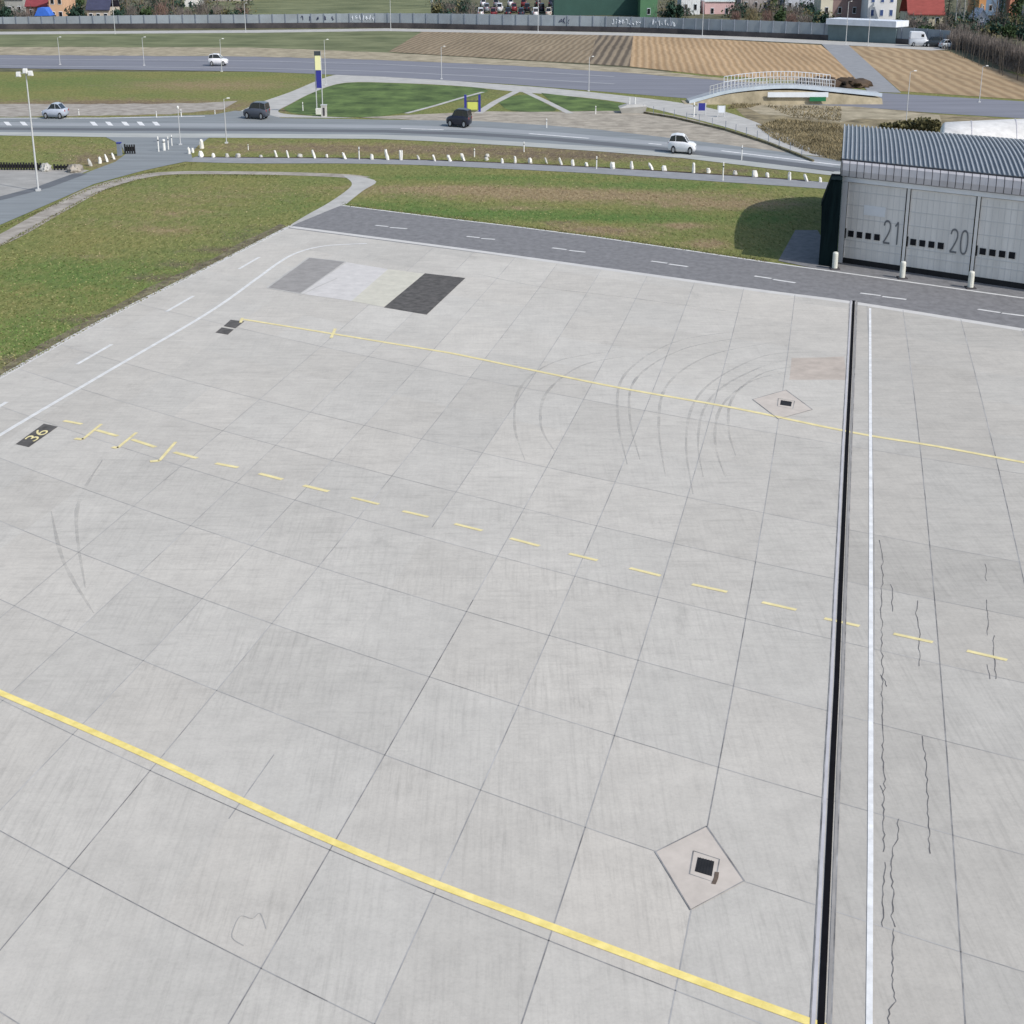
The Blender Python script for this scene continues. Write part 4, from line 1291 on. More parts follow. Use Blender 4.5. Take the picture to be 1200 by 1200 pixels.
mb.box(((a.x + b.x) / 2, -2.3, bp(930, 108.5).z), (b.x - a.x, .12, .52))
mb.build('side_panel', M['steel_white'], t)
mb = MB()
a, b = bp(944, 113), bp(963, 113)
mb.box(((a.x + b.x) / 2, -2.45, bp(950, 113.5).z), (b.x - a.x, .1, .45))
mb.build('green_banner', mat('green cloth', (.02, .16, .07), .1, 1), t)
mb = MB()
mb.loft([[(p.x, -2.2, -.01), (p.x, -1.7, max(.05, p.z - .32)), (p.x, 1.7, max(.05, p.z - .32)), (p.x, 2.2, -.01)] for p in (bp(*q) for q in smooth_line([(800, 118), (830, 110), (850, 105.5), (875, 102.5), (900, 101), (930, 101), (965, 103.5), (1000, 107), (1030, 110)], 4))])
o = mb.build('embankment', M['straw'], loc=B0); struct(o)
# second ramp fence: low dark retaining edge
RE = [at(742, 131), at(790, 139), at(850, 153), at(900, 169), at(953, 190)]
t = thing('retaining_edge', 'low dark retaining edge along the curved pale path', 'retaining wall', RE[2])
mb = MB()
mb.loft([[(p.x - RE[2].x - .08, p.y - RE[2].y, 0), (p.x - RE[2].x + .08, p.y - RE[2].y, 0), (p.x - RE[2].x + .08, p.y - RE[2].y, .2), (p.x - RE[2].x - .08, p.y - RE[2].y, .2)] for p in RE])
mb.build('board', M['soil'], t)
for a, b in zip(RE[:-1], RE[1:]):
    for k in range(4):
        p = a.lerp(b, k / 4) - RE[2]
        MB().box((p.x, p.y - .1, .45), (.05, .06, .9)).build('post', M['barrier_post'], t)


# ------------------------------------------------------------------ plants
def twigs(mb, c, r, n, h=.5, wd=.02, up=.8, rnd=R):
    for _ in range(n):
        a = rnd.uniform(0, 6.283); q = rnd.random() ** .5; z = rnd.random()
        p = Vector((c[0] + math.cos(a) * q * r[0] * (1 - .35 * z), c[1] + math.sin(a) * q * r[1] * (1 - .35 * z), c[2] + z * r[2]))
        d = Vector((rnd.uniform(-.5, .5), rnd.uniform(-.5, .5), up)).normalized() * h * rnd.uniform(.6, 1.4)
        u = Vector((rnd.uniform(-1, 1), rnd.uniform(-1, 1), .2)).normalized() * wd
        mb.add([p - u, p + u, p + d], [(0, 1, 2)])


def leaves(mb, c, r, n, s, rnd=R, shell=.45):
    for _ in range(n):
        a = rnd.uniform(0, 6.283); t = math.asin(rnd.uniform(-1, 1)); q = rnd.uniform(shell, 1.0) * (1 + .22 * math.sin(3 * a + c[0]) * math.cos(2 * t + c[1]))
        p = Vector((c[0] + r[0] * q * math.cos(t) * math.cos(a), c[1] + r[1] * q * math.cos(t) * math.sin(a), c[2] + r[2] * q * math.sin(t)))
        u = Vector((rnd.uniform(-1, 1), rnd.uniform(-1, 1), rnd.uniform(-1, 1))).normalized() * s * rnd.uniform(.6, 1.3)
        w = Vector((rnd.uniform(-1, 1), rnd.uniform(-1, 1), rnd.uniform(-1, 1))).normalized() * s * rnd.uniform(.5, 1.1)
        mb.add([p - u, p - w, p + u, p + w], [(0, 1, 2, 3)])


def shrub(px, py, wpx, hpx, m, label, kind='leaf', group='shrubs behind the barrier', dens_=1.0, name='shrub'):
    s = 1 / ppm(py)
    w, h = wpx * s / 2, hpx * s
    t = thing(name, label, 'shrub', at(px, py), group)
    rn = random.Random(int(px * 13 + py))
    mb = MB()
    if kind == 'leaf':
        for _ in range(5):
            c = (rn.uniform(-.4, .4) * w, rn.uniform(-.3, .3), h * rn.uniform(.35, .6))
            leaves(mb, c, (w * rn.uniform(.55, .75), max(.6, w) * .7, h * rn.uniform(.3, .45)), int(110 * dens_), .16 * h ** .5, rn)
    else:
        twigs(mb, (0, 0, 0), (w, max(.8, w), h * .8), int(420 * dens_), h * .38, .028, .9, rn)
    mb.build('foliage', m, t)
    mb = MB()
    for _ in range(5):
        a = rn.uniform(0, 6.28)
        mb.tube((0, 0, 0), (math.cos(a) * w * .5, math.sin(a) * .4, h * .6), .05, .015, 5)
    mb.build('stem', M['bark'], t)
    return t


def tree(px, py, hm, wm, kind, label):
    t = thing('tree', label, 'tree', at(px, py), 'garden trees behind the barrier')
    rn = random.Random(int(px * 17 + py))
    bark = M['bark_pale'] if kind == 'birch' else M['bark']
    mb = MB()
    top = Vector((rn.uniform(-.15, .15), 0, hm * .9))
    mb.tube((0, 0, 0), (top.x * .5, 0, hm * .45), .16, .11, 8); mb.tube((top.x * .5, 0, hm * .45), top, .11, .03, 8)
    ends = []
    for k in range(16):
        z = hm * rn.uniform(.15, .8)
        a = rn.uniform(0, 6.28)
        l = wm * rn.uniform(.5, .95) * (1 - z / hm * .5)
        p0 = Vector((top.x * z / hm, 0, z)); p1 = p0 + Vector((math.cos(a) * l * SQ, math.sin(a) * l, l * (.9 if kind != 'conifer' else -.1)))
        mb.tube(p0, p1, .05, .015, 5); ends.append(p1)
        if kind in ('bare', 'birch'):
            for _ in range(4):
                q = p0.lerp(p1, rn.uniform(.4, 1))
                mb.tube(q, q + Vector((rn.uniform(-.5, .5) * SQ, rn.uniform(-.5, .5), rn.uniform(.3, .9))) * wm * .35, .02, .006, 4, False)
    mb.build('trunk', bark, t)
    mb = MB()
    if kind == 'conifer':
        for k in range(1100):
            z = rn.random() ** 1.2
            rad = wm * (1 - z) * rn.uniform(.55, 1.05) + .1
            a = rn.uniform(0, 6.28)
            p = Vector((math.cos(a) * rad * SQ, math.sin(a) * rad, .4 + z * (hm - .4)))
            o_ = Vector((math.cos(a) * SQ, math.sin(a), -.35)) * rn.uniform(.25, .5)
            u = Vector((-math.sin(a) * SQ, math.cos(a), 0)) * rn.uniform(.1, .25)
            mb.add([p - u, p + o_, p + u], [(0, 1, 2)])
        mb.build('crown', M['conifer'], t)
    elif kind == 'green':
        for e in ends:
            leaves(mb, e, (.9 * SQ * wm * .4, wm * .4, wm * .35), 60, .18, rn, .2)
        leaves(mb, (0, 0, hm * .5), (wm * .6 * SQ, wm * .6, hm * .35), 400, .2, rn, .3)
        mb.build('crown', M['evergreen'], t)
    else:
        for e in ends:
            twigs(mb, (e.x, e.y, e.z - .4), (wm * .22 * SQ, wm * .22, wm * .4), 60, wm * .25, .012, .8, rn)
        mb.build('crown', M['twig'], t)
    return t


# brushwood hedges at the right
def brush(px0, px1, yb0, yb1, ht0, ht1, depth, n, m, label, rows=10):
    a, b = at(px0, yb0), at(px1, yb1)
    t = thing('brushwood_hedge', label, 'hedge', a)
    mb = MB(); rn = random.Random(int(px0))
    d = b - a
    for _ in range(n):
        u = rn.random(); v = rn.random()
        p = d * u + Vector((v * depth * .15, v * depth, 0))
        hh_ = (ht0 + (ht1 - ht0) * u) * rn.uniform(.55, 1.0) * (.75 + .25 * math.sin(u * 23 + v * 9) ** 2)
        z = hh_ * rn.random() ** .6
        dv = Vector((rn.uniform(-.22, .22), rn.uniform(-.3, .3), 1)).normalized() * rn.uniform(.4, 1.1)
        w = Vector((rn.uniform(-1, 1), rn.uniform(-1, 1), 0)).normalized() * rn.uniform(.02, .055)
        p = p + Vector((0, 0, max(0, z - .3)))
        mb.add([p - w, p + w, p + dv], [(0, 1, 2)])
    mb.build('twigs', m, t)
    mb = MB()
    for k in range(rows * 4):
        u = rn.random(); p = d * u + Vector((0, rn.uniform(.2, .9) * depth, 0))
        mb.tube(p, p + Vector((rn.uniform(-.3, .3), 0, (ht0 + (ht1 - ht0) * u) * .8)), .05, .015, 5, False)
    mb.build('stem', M['bark'], t)


brush(1136, 1250, 63, 112, hgt(63, 43), 4.6, 30, 26000, M['twig'], 'large bare grey brown brushwood thicket at the right edge of the fields')
brush(1112, 1138, 57, 61, 2.4, 2.6, 10, 5000, M['twig'], 'small bare brushwood clump left of the large thicket')
for k, (px, py, w, h) in enumerate(((1060, 153, 26, 14), (1080, 155, 26, 18), (1095, 157, 18, 18), (1040, 152, 20, 9))):
    shrub(px, py, w, h, M['olive'], ('olive shrub behind the hangar roof, right of the lamp post', 'broad olive shrub behind the hangar roof, second from the tent', 'olive shrub touching the left end of the white tent', 'lowest olive shrub behind the hangar roof, left of the lamp post')[k], 'leaf', 'shrubs behind the hangar roof', 1.3)
# scrub on the basin slope (uncountable stems)
mb = MB(); rn = random.Random(21)
for P, n in (([(886, 148), (915, 140), (985, 146), (1000, 185), (985, 190), (950, 180), (905, 162)], 9000), ([(852, 128), (868, 114), (905, 112), (908, 118), (880, 126)], 2500), ([(895, 124), (985, 126), (985, 143), (930, 138)], 1500)):
    k = 0
    x0, x1 = min(p[0] for p in P), max(p[0] for p in P); y0, y1 = min(p[1] for p in P), max(p[1] for p in P)
    while k < n:
        x, y = rn.uniform(x0, x1), rn.uniform(y0, y1)
        if in_poly(x, y, P):
            k += 1
            p = at(x, y); w = Vector((rn.uniform(-1, 1), rn.uniform(-1, 1), 0)).normalized() * rn.uniform(.02, .07)
            mb.add([p - w, p + w, p + Vector((rn.uniform(-.2, .2), rn.uniform(-.2, .2), rn.uniform(.08, .3)))], [(0, 1, 2)])
o = mb.build('scrub_undergrowth', M['twig_brown'])
tag(o, 'brown dead weeds and scrub covering the slope left of the hangar roof', 'scrub', kind='stuff')

# ------------------------------------------------------------------ noise barrier
NB_ = [(-260, 36), (0, 34), (150, 33.5), (300, 33), (450, 32.5), (600, 35.5), (750, 38), (870, 43), (960, 46.5), (1056, 51.5), (1112, 55.5)]
NT = [(-260, 21), (0, 20), (150, 18), (300, 17), (450, 15.5), (600, 17), (750, 20), (870, 23.5), (960, 27), (1056, 32), (1112, 36)]
NBs, NTs = smooth_line(NB_, 3), smooth_line(NT, 3)
base = at(450, 32.5)
t = thing('noise_barrier', 'long grey blue noise barrier wall on a dark plinth behind the fields', 'barrier', base)


def barrier_col(k):
    p = at(*NBs[k]) - base
    h = hgt(NBs[k][1], NTs[k][1])
    hp = hgt(NBs[k][1], NBs[k][1] - 6.0)
    return p, h, hp


cols_ = [barrier_col(k) for k in range(len(NBs))]
MBp, MBw = MB(), MB()
MBp.loft([[(p.x, p.y - .35, 0), (p.x, p.y + .3, 0), (p.x, p.y + .3, hp), (p.x, p.y - .35, hp)] for p, h, hp in cols_])
MBw.loft([[(p.x, p.y - .1, hp), (p.x, p.y + .1, hp), (p.x, p.y + .1, h), (p.x, p.y - .1, h)] for p, h, hp in cols_])
MBp.build('plinth', M['plinth'], t)
wall = MBw.build('panel', M['barrier'], t)


def bar_at(px):
    """barrier foot, top of plinth and top of wall at picture column px"""
    for k in range(len(NBs) - 1):
        if NBs[k][0] <= px <= NBs[k + 1][0]:
            u = (px - NBs[k][0]) / (NBs[k + 1][0] - NBs[k][0])
            (p, h, hp), (q, g_, gp) = cols_[k], cols_[k + 1]
            return p.lerp(q, u), h + (g_ - h) * u, hp + (gp - hp) * u


px = -250
while px < 1110:
    p, h, hp = bar_at(px)
    MB().box((p.x, p.y - .05, (hp + h) / 2 + .03), (.16, .34, h - hp + .06)).build('post', M['barrier_post'], t)
    px += 15
rg = random.Random(9)
for x0, x1, mt, n in ((412, 440, 'graffiti', 7), (716, 752, 'graffiti', 9), (764, 792, 'graffiti', 8), (350, 395, 'graffiti_dark', 5), (1018, 1032, 'graffiti_dark', 4), (655, 668, 'graffiti_dark', 3)):
    mb = MB()
    for k in range(n):
        px = x0 + (x1 - x0) * (k + .5) / n
        p, h, hp = bar_at(px)
        zz = hp + (h - hp) * .5; rr2 = (h - hp) * .3
        c = Vector((p.x, p.y - .13, zz))
        pts = [c + Vector((math.cos(a) * rr2 * .45 * rg.uniform(.7, 1.2), 0, math.sin(a) * rr2 * rg.uniform(.7, 1.1))) for a in [rg.uniform(0, 6) + 1.1 * q for q in range(5)]]
        for a, b in zip(pts[:-1], pts[1:]):
            mb.tube(a, b, .07, .07, 4)
    mb.build('graffiti', M[mt], wall)

# ------------------------------------------------------------------ houses behind the barrier
glass_blue = M['glass']


def house(px, py, wpx, eave, label, wallc, roofc, style='gable', deg=0, dep=9, rise=3.0, win=(3, 1), wz=1.2, name='house', cat='house', winc=None, group=None):
    s = 1 / ppm(py)
    w = wpx * s / SQ
    t = thing(name, label, cat, at(px, py), group)
    T = frame(deg)
    wm_ = mat('render ' + label[:16], wallc, .1, .4, .85)
    rm_ = mat('roof ' + label[:16], roofc, .18, .8, .8, stretch=(1, 1, 4))
    MB(T).box((0, dep / 2, eave / 2), (w, dep, eave)).build('wall', wm_, t)
    mb = MB(T)
    e = .35
    if style == 'gable':      # ridge along the front
        mb.loft([[(x, -e, eave - .15), (x, dep / 2, eave + rise), (x, dep + e, eave - .15), (x, dep + e, eave - .32), (x, dep / 2, eave + rise - .2), (x, -e, eave - .32)] for x in (-w / 2 - e, w / 2 + e)])
    elif style == 'front':    # gable end faces the camera
        mb.loft([[(-w / 2 - e, y, eave - .15), (0, y, eave + rise), (w / 2 + e, y, eave - .15), (w / 2 + e, y, eave - .32), (0, y, eave + rise - .2), (-w / 2 - e, y, eave - .32)] for y in (-e, dep + e)])
    else:
        mb.box((0, dep / 2, eave + .12), (w + .5, dep + .5, .28))
    mb.build('roof', rm_, t)
    if style == 'front':
        mb = MB(T); mb.add([(-w / 2, 0, eave), (w / 2, 0, eave), (0, 0, eave + rise - .25)], [(0, 1, 2)]); mb.add([(-w / 2, dep, eave), (w / 2, dep, eave), (0, dep, eave + rise - .25)], [(0, 2, 1)]); mb.build('gable', wm_, t)
    nx_, nz = win
    for i in range(nx_):
        for j in range(nz):
            x = -w / 2 + w * (i + .5) / nx_
            zc = wz + j * 2.7
            if zc + .6 > eave:
                continue
            f = MB(T).box((x, -.02, zc + .35), (min(1.3, w / nx_ * .6), .1, 1.35)).build('window', M['steel_white'], t)
            MB(T).box((x, -.06, zc + .35), (min(1.1, w / nx_ * .5), .06, 1.15)).build('pane', winc or glass_blue, f)
    MB(T).box((w * .22, dep * .6, eave + (rise if style != 'flat' else .3)), (.6, .6, 1.4)).build('chimney', M['dirt'], t)
    return t


blue_glass = mat('blue shutters', (.06, .10, .25), .1, 1, .4)
house(68, 27, 17, 5.6, 'peach house at far left behind the blue tarpaulin', (.62, .40, .26), (.30, .06, .06), 'gable', 0, 9, 3, (2, 2))
house(44, 24, 24, 3.0, 'low house with dark red roof left of the peach house', (.34, .20, .16), (.24, .05, .06), 'gable', 0, 8, 3.4, (2, 1))
house(116, 26, 26, 2.6, 'small beige house under a dark blue grey roof', (.50, .43, .36), (.05, .055, .10), 'gable', 0, 9, 4.0, (3, 1), .7)
house(18, 20, 22, 4, 'grey house hidden among dark trees at the top left corner', (.38, .38, .36), (.16, .10, .09), 'gable', 0, 8, 3, (2, 1))
house(224, 14, 14, 5, 'narrow white house between bare trees left of the grassy bank', (.72, .70, .68), (.3, .1, .08), 'front', 0, 9, 3, (1, 2))
house(268, 8, 50, 5, 'house with brown roof above the bushes left of the bank', (.45, .40, .36), (.20, .09, .07), 'gable', 0, 10, 3, (3, 1))
house(366, 4.5, 75, 4.5, 'long dark blue hall with white posts above the grassy bank', (.04, .045, .12), (.12, .13, .15), 'flat', 0, 14, 1, (9, 1), .4, 'hall', 'hall', M['steel_white'])
house(476, 4.5, 56, 5, 'pale blue white hall above the right end of the bank', (.66, .74, .76), (.4, .42, .44), 'flat', 0, 14, 1, (4, 1), 1.2, 'hall', 'hall')
house(316, 5, 20, 4, 'small cream house at the left end of the grassy bank', (.56, .52, .42), (.26, .12, .09), 'front', 0, 9, 3, (2, 1))
house(702, 18, 106, 5.5, 'wide dark green hall behind the barrier at the top middle', (.045, .10, .085), (.05, .09, .08), 'flat', 0, 16, 1, (0, 0), 1, 'hall', 'hall')
house(760, 20, 20, 6, 'bright green block at the right end of the dark green hall', (.09, .20, .11), (.08, .14, .1), 'flat', 0, 10, 1, (1, 1), .8, 'hall', 'hall')
house(809, 17, 22, 5.6, 'white house right of the bright green block', (.70, .72, .74), (.22, .12, .12), 'gable', 0, 9, 3, (2, 2))
house(843, 16.5, 34, 2.6, 'low pink and white house with a dark window band', (.62, .42, .42), (.60, .64, .66), 'flat', 0, 9, 1, (2, 1), .3)
house(838, 11, 40, 5, 'pale grey house behind the low pink house', (.60, .64, .64), (.34, .30, .30), 'gable', 0, 9, 3, (3, 2))
house(885, 14, 34, 5, 'grey brown house among bare bushes right of the pink house', (.36, .33, .32), (.20, .12, .10), 'gable', 0, 9, 3.4, (3, 1))
house(938, 15, 38, 5.4, 'pale blue grey house behind the dark round bush', (.50, .53, .60), (.18, .15, .16), 'gable', 0, 9, 3, (3, 2))
house(968, 21, 14, 4.8, 'cream narrow house left of the low white roof', (.66, .62, .50), (.30, .20, .16), 'front', 0, 8, 3, (1, 1))
house(992, 21, 34, 4.4, 'house with reddish brown front behind the low white roof', (.27, .19, .18), (.16, .09, .08), 'gable', 0, 9, 3, (2, 1))
house(1038, 23, 44, 6, 'white house with blue shutters above the low white roof', (.72, .73, .76), (.30, .20, .18), 'gable', 0, 9, 3, (4, 2), 1, winc=blue_glass)
house(1084, 31, 40, 2.4, 'house with a large red roof behind the white van', (.62, .56, .42), (.30, .075, .065), 'gable', -6, 9, 5.5, (3, 1), .7)
house(1066, 27, 12, 6.0, 'yellow gable house left of the large red roof', (.66, .55, .32), (.28, .08, .07), 'front', 0, 8, 3, (1, 1))
house(1150, 33, 15, 1.6, 'small white gabled hut with a blue door in front of the thicket', (.66, .69, .78), (.60, .64, .74), 'front', 0, 5, 2.0, (1, 1), .1, 'hut', 'hut', blue_glass)
house(1160, 18, 18, 6, 'blue fronted house between orange walls at top right', (.16, .26, .40), (.25, .10, .08), 'flat', 0, 9, 1, (1, 1))
house(1178, 17, 16, 6, 'pale blue house at the top right', (.36, .46, .58), (.2, .2, .22), 'flat', 0, 9, 1, (1, 1))
house(1194, 18, 24, 6.4, 'salmon orange house at the top right corner', (.55, .26, .17), (.26, .09, .07), 'gable', 0, 9, 3, (2, 2))
house(1150, 19, 8, 6, 'narrow orange house left of the blue front at top right', (.55, .28, .12), (.26, .09, .07), 'flat', 0, 9, 1, (1, 1))
house(1225, 22, 34, 6, 'grey house beyond the thicket at the right edge', (.42, .42, .42), (.2, .1, .08), 'gable', 0, 9, 3, (2, 2))
# low shed with white roof in front of the barrier line
p, h, hp = bar_at(1016)
a, b = bar_at(977)[0] + base, bar_at(1057)[0] + base
t = thing('flat_shed', 'long low shed with a thick white roof edge along the barrier', 'shed', (a + b) / 2)
d = b - a; dl = d.length; an_ = math.atan2(d.y, d.x)
hs = hgt(48.5, 29.5)
MB().box((0, 1.6, hs / 2), (dl, 3.0, hs), an_).build('wall', mat('teal grey wall', (.15, .20, .215), .15, .4, .8), t)
MB().box((0, 1.4, hs + .48), (dl + .3, 4.2, .95), an_).build('roof', M['steel_white'], t)
# blue tarpaulin shelter
t = thing('tarpaulin_shelter', 'bright blue tarpaulin over a dark shelter in front of the peach house', 'shelter', at(52, 31))
s = 1 / ppm(31)
MB().box((0, 1, 6 * s), (22 * s, 3, 12 * s)).build('side', M['sign_dark'], t)
mb = MB(); mb.loft([[(-9 * s, y, 12 * s), (-4 * s, y, 21 * s), (4 * s, y, 21 * s), (9 * s, y, 12.3 * s), (9 * s, y, 12 * s)] for y in (-.8, 2.6)]); mb.build('tarpaulin', mat('blue tarpaulin', (.05, .16, .62), .15, 1, .5), t)
# grassy bank behind the barrier
mb = MB()
mb.loft([[(p.x, p.y, p.z) for p in (at(x, 27) + Vector((0, 0, 0)), at(x, 20) + Vector((0, 0, .9)), at(x, 6) + Vector((0, 0, 1.4)), at(x, 5) + Vector((0, 0, -.5)))] for x in (215, 270, 320, 400, 470, 505)], closed=False, cap=False)
struct(mb.build('grass_bank', M['far_green']))
# parked cars behind the barrier
pc = [((.75, .76, .8), 'white'), ((.03, .035, .06), 'black'), ((.7, .7, .72), 'white'), ((.25, .27, .32), 'grey'), ((.02, .02, .03), 'black'), ((.55, .5, .45), 'beige'), ((.72, .74, .8), 'white'), ((.18, .03, .04), 'dark red'), ((.74, .74, .76), 'white'), ((.05, .06, .12), 'navy')]
ORD = ['leftmost', 'second from the left', 'third from the left', 'fourth from the left', 'fifth from the left', 'rightmost']
for k in range(18):
    row = k // 6
    px = 563 + (k % 6) * 16 + (0, 7, 3)[row]
    c_, n_ = pc[(k * 7 + row) % 10]
    make_car(f'{n_} car behind the barrier, {ORD[k % 6]} in the {("front", "middle", "back")[row]} parked row', c_, px, (20.5, 14.5, 8.5)[row], 84 if k % 2 else 96, ('hatch', 'suv', 'sedan')[k % 3], 4.3, 1.85, 1.65, 'cars parked behind the barrier', scale=1.25)

# shrubs and trees along the back
SH = [(8, 30, 22, 22, 'conifer', 'leaf'), (30, 30, 14, 16, 'twig', 'twig'), (88, 30, 26, 26, 'conifer', 'leaf'), (100, 31, 14, 12, 'evergreen', 'leaf'), (137, 30, 18, 20, 'conifer', 'leaf'), (155, 28, 18, 20, 'twig', 'twig'), (172, 28, 16, 22, 'evergreen', 'leaf'),
      (190, 28, 22, 24, 'twig_red', 'twig'), (210, 28, 20, 18, 'twig', 'twig'), (238, 27, 18, 24, 'twig', 'twig'), (246, 26, 12, 16, 'conifer', 'leaf'), (262, 24, 22, 14, 'olive', 'leaf'), (284, 22, 20, 12, 'twig_red', 'twig'), (512, 21, 14, 16, 'olive', 'leaf'), (528, 22, 18, 18, 'twig', 'twig'), (545, 24, 12, 18, 'conifer', 'leaf'),
      (786, 24, 14, 24, 'conifer', 'leaf'), (795, 24, 10, 20, 'conifer', 'leaf'), (862, 28, 14, 14, 'twig_red', 'twig'), (880, 28, 20, 18, 'twig_brown', 'twig'), (898, 29, 16, 16, 'twig_red', 'twig'), (915, 31, 18, 22, 'evergreen', 'leaf'), (927, 32, 18, 16, 'twig_red', 'twig'), (944, 34, 20, 16, 'twig', 'twig'), (967, 36, 13, 22, 'conifer', 'leaf'),
      (1086, 41, 22, 12, 'evergreen', 'leaf'), (1104, 43, 16, 16, 'twig', 'twig'), (1166, 44, 20, 18, 'conifer', 'leaf'), (1182, 46, 20, 20, 'evergreen', 'leaf'), (1196, 48, 18, 18, 'conifer', 'leaf'), (1128, 46, 24, 18, 'twig', 'twig')]
KD = {'conifer': 'dark evergreen', 'evergreen': 'mid green', 'twig': 'bare grey', 'twig_red': 'bare reddish', 'olive': 'olive', 'twig_brown': 'bare brown'}
NEAR = ['at the top left corner', 'left of the low red roofed house', 'between the peach and the beige house', 'low beside the beige house', 'right of the beige house', 'further right of the beige house', 'below the time corner, left of the reddish one', 'among the bare trees at upper left', 'right of the reddish upper left shrub', 'right of the narrow white house', 'small, beside the narrow white house', 'at the left start of the grassy bank', 'on the left part of the grassy bank',
        'at the right end of the grassy bank', 'between the bank and the parked cars', 'left of the parked cars', 'right of the bright green block', 'left of the white house', 'right of the low pink house', 'below the grey brown house', 'below the grey brown house, right part', 'in front of the pale blue grey house', 'right of the mid green one by the pale blue house', 'left of the dark round bush', 'round, left end of the low white roof', 'below the large red roof', 'right of the red roofed house', 'right of the white hut', 'second right of the white hut', 'at the right edge behind the thicket', 'left of the white hut']
NEAR[6] = 'left of the reddish upper left shrub'
for (px, py, w, h, mk, kd), nr in zip(SH, NEAR):
    shrub(px, py, w, h, M[mk], f'{KD[mk]} shrub {nr}', kd)
for px, py, hm, wm, kd, lb in ((3, 24, 10, 2.6, 'conifer', 'dark conifer at the top left corner'), (84, 24, 11, 2.4, 'conifer', 'dark conifer right of the peach house'), (96, 22, 9, 2.5, 'green', 'dense green tree left of the beige house'), (150, 22, 9, 3, 'bare', 'bare tree right of the beige house'), (166, 20, 10, 3, 'bare', 'bare tree left of the reddish shrub at upper left'),
                               (183, 20, 9, 2.2, 'conifer', 'dark conifer among the bare upper left trees'), (204, 20, 10, 3, 'bare', 'bare tree left of the narrow white house'), (236, 19, 10, 2.8, 'birch', 'pale barked tree right of the narrow white house'), (255, 16, 10, 3, 'bare', 'bare tree left of the grassy bank'), (292, 12, 9, 2.6, 'conifer', 'conifer at the left start of the bank'),
                               (515, 14, 9, 2.6, 'bare', 'bare tree at the right end of the bank'), (548, 16, 9, 2.2, 'conifer', 'dark conifer left of the parked cars'), (786, 18, 12, 2.6, 'conifer', 'tall dark conifer right of the bright green block'), (870, 16, 9, 3, 'bare', 'bare tree right of the low pink house'), (905, 18, 9, 3, 'green', 'green tree between the grey houses'), (918, 16, 9, 2.4, 'conifer', 'conifer left of the pale blue grey house'), (1010, 20, 9, 2.6, 'bare', 'bare tree left of the white house with blue shutters'), (1018, 20, 9, 2.0, 'conifer', 'slim conifer beside the white shuttered house'),
                               (1110, 33, 12, 2.2, 'conifer', 'dark conifer right of the large red roof'), (1119, 34, 11, 2.6, 'birch', 'pale birch right of the dark conifer'), (1128, 35, 11, 2.6, 'birch', 'pale birch left of the second dark conifer'), (1139, 36, 11, 2.2, 'conifer', 'second dark conifer, left of the white hut'), (1166, 32, 9, 2.6, 'bare', 'bare tree in front of the blue fronted house'), (1172, 34, 8, 2.0, 'conifer', 'conifer right of the bare tree by the blue house'), (1190, 36, 9, 2.6, 'green', 'green tree below the salmon house'), (1204, 38, 10, 2.4, 'conifer', 'conifer at the right edge')):
    tree(px, py, hm, wm, kd, lb)

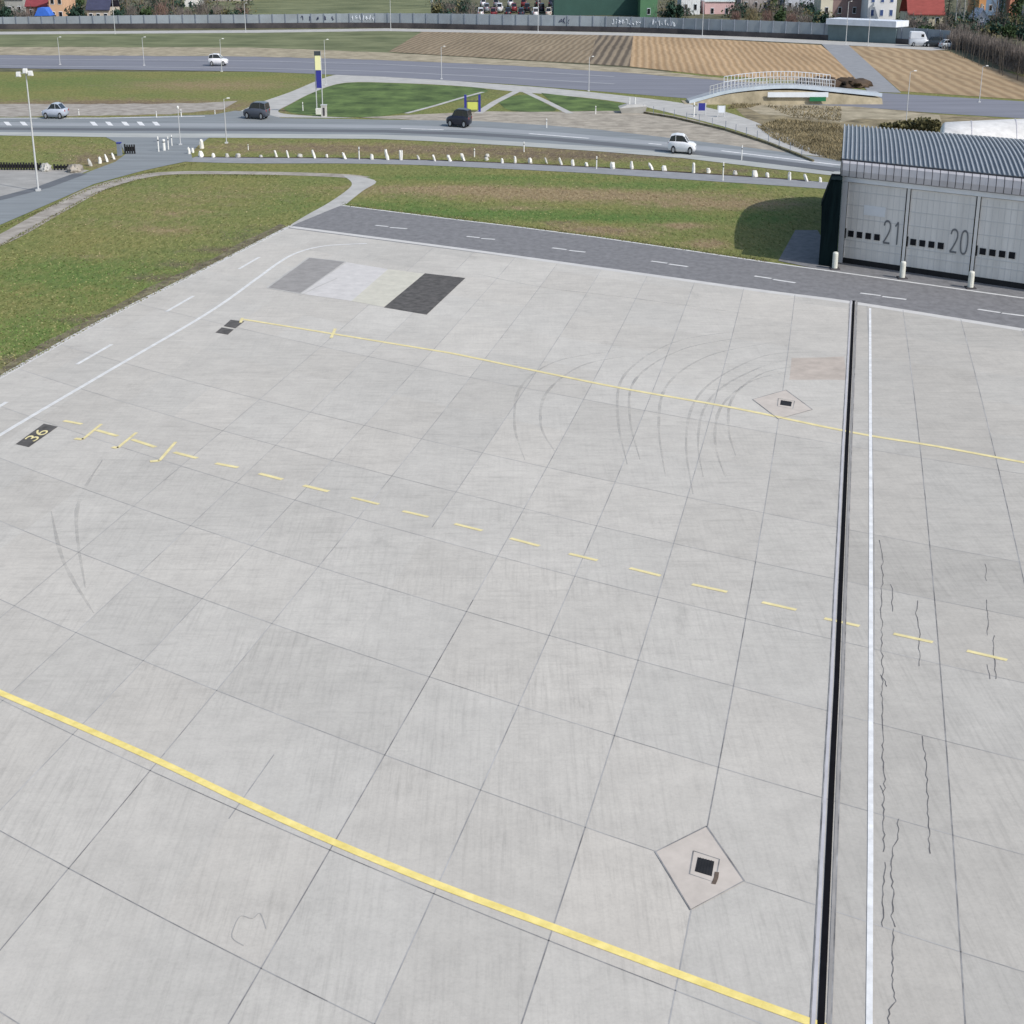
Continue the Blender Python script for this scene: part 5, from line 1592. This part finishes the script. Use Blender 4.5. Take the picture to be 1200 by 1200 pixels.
rn = random.Random(77)
for nm, mk, lb, n, kind in (('garden_foliage', 'conifer', 'dark evergreen undergrowth filling the gardens behind the barrier', 26000, 0), ('garden_undergrowth', 'twig', 'bare grey winter undergrowth filling the gardens behind the barrier', 26000, 1), ('garden_weeds', 'olive', 'olive dry undergrowth in the gardens behind the barrier', 12000, 0)):
    mb = MB()
    spots = []
    while len(spots) < 130:
        x = rn.uniform(-40, 1240)
        if 296 < x < 512 or 553 < x < 775 or 820 < x < 858 or 975 < x < 1060:
            continue
        lift = 0 if x < 870 else (x - 870) / 330 * 20
        spots.append((x, rn.uniform(8, 27) + lift, rn.uniform(6, 13)))
    for k in range(n):
        x, y, w_ = spots[k % 130]
        p = at(x, y)
        s_ = 1 / ppm(y)
        h_ = w_ * s_ * rn.uniform(.6, 1.5)
        q = Vector((p.x + rn.gauss(0, .5) * w_ * s_, p.y + rn.gauss(0, .6), rn.random() ** 1.3 * h_))
        if kind:
            d = Vector((rn.uniform(-.3, .3), rn.uniform(-.3, .3), 1)) * rn.uniform(.5, 1.1)
            u = Vector((rn.uniform(-1, 1), rn.uniform(-1, 1), 0)).normalized() * .04
            mb.add([q - u, q + u, q + d], [(0, 1, 2)])
        else:
            u = Vector((rn.uniform(-1, 1), rn.uniform(-1, 1), rn.uniform(-1, 1))).normalized() * rn.uniform(.15, .35)
            v_ = Vector((rn.uniform(-1, 1), rn.uniform(-1, 1), rn.uniform(-1, 1))).normalized() * rn.uniform(.15, .3)
            mb.add([q - u, q - v_, q + u, q + v_], [(0, 1, 2, 3)])
    tag(mb.build(nm, M[mk]), lb, 'undergrowth', kind='stuff')

# ------------------------------------------------------------------ light, sky, camera
sh = at(866, 290.5) - Vector((L0.x, L0.y, 0))
sh = Vector((sh.x, sh.y, 0))
elev = math.atan2(zf, sh.length)
az = math.atan2(-sh.y, -sh.x)                        # direction towards the sun on the ground
to_sun = Vector((math.cos(az) * math.cos(elev), math.sin(az) * math.cos(elev), math.sin(elev)))
sun = bpy.data.lights.new('sun', 'SUN')
sun.energy = 3.35
sun.angle = math.radians(.5)
sun.color = (1, .955, .89)
so = bpy.data.objects.new('sun', sun)
so.rotation_euler = to_sun.to_track_quat('Z', 'Y').to_euler()
so.location = (40, 60, 60)
C.objects.link(so)
w = bpy.data.worlds.new('World'); S.world = w
w.use_nodes = True
nt = w.node_tree
sky = nt.nodes.new('ShaderNodeTexSky')
sky.sky_type = 'NISHITA'
sky.sun_disc = False
sky.sun_elevation = elev
sky.sun_rotation = math.pi / 2 - az
sky.air_density = 1.2
sky.dust_density = 1.5
nt.links.new(sky.outputs[0], nt.nodes['Background'].inputs[0])
nt.nodes['Background'].inputs[1].default_value = .15

cam = bpy.data.cameras.new('camera')
cam.sensor_width = 36
cam.lens = 36 * F / 1200
cam.clip_end = 8000
co = bpy.data.objects.new('camera', cam)
co.location = (0, 0, CAMH)
co.rotation_euler = (math.pi / 2 - PITCH, 0, 0)
C.objects.link(co)
S.camera = co
S.render.resolution_x = S.render.resolution_y = 1024
vs_ = S.view_settings
vs_.view_transform = 'Standard'
vs_.look = 'None'
vs_.gamma = 1
vs_.use_curve_mapping = False
vs_.exposure = 0.0
print('sun elev', math.degrees(elev), 'az', math.degrees(az), 'zl', zl, 'zf', zf, 'DW', DW)
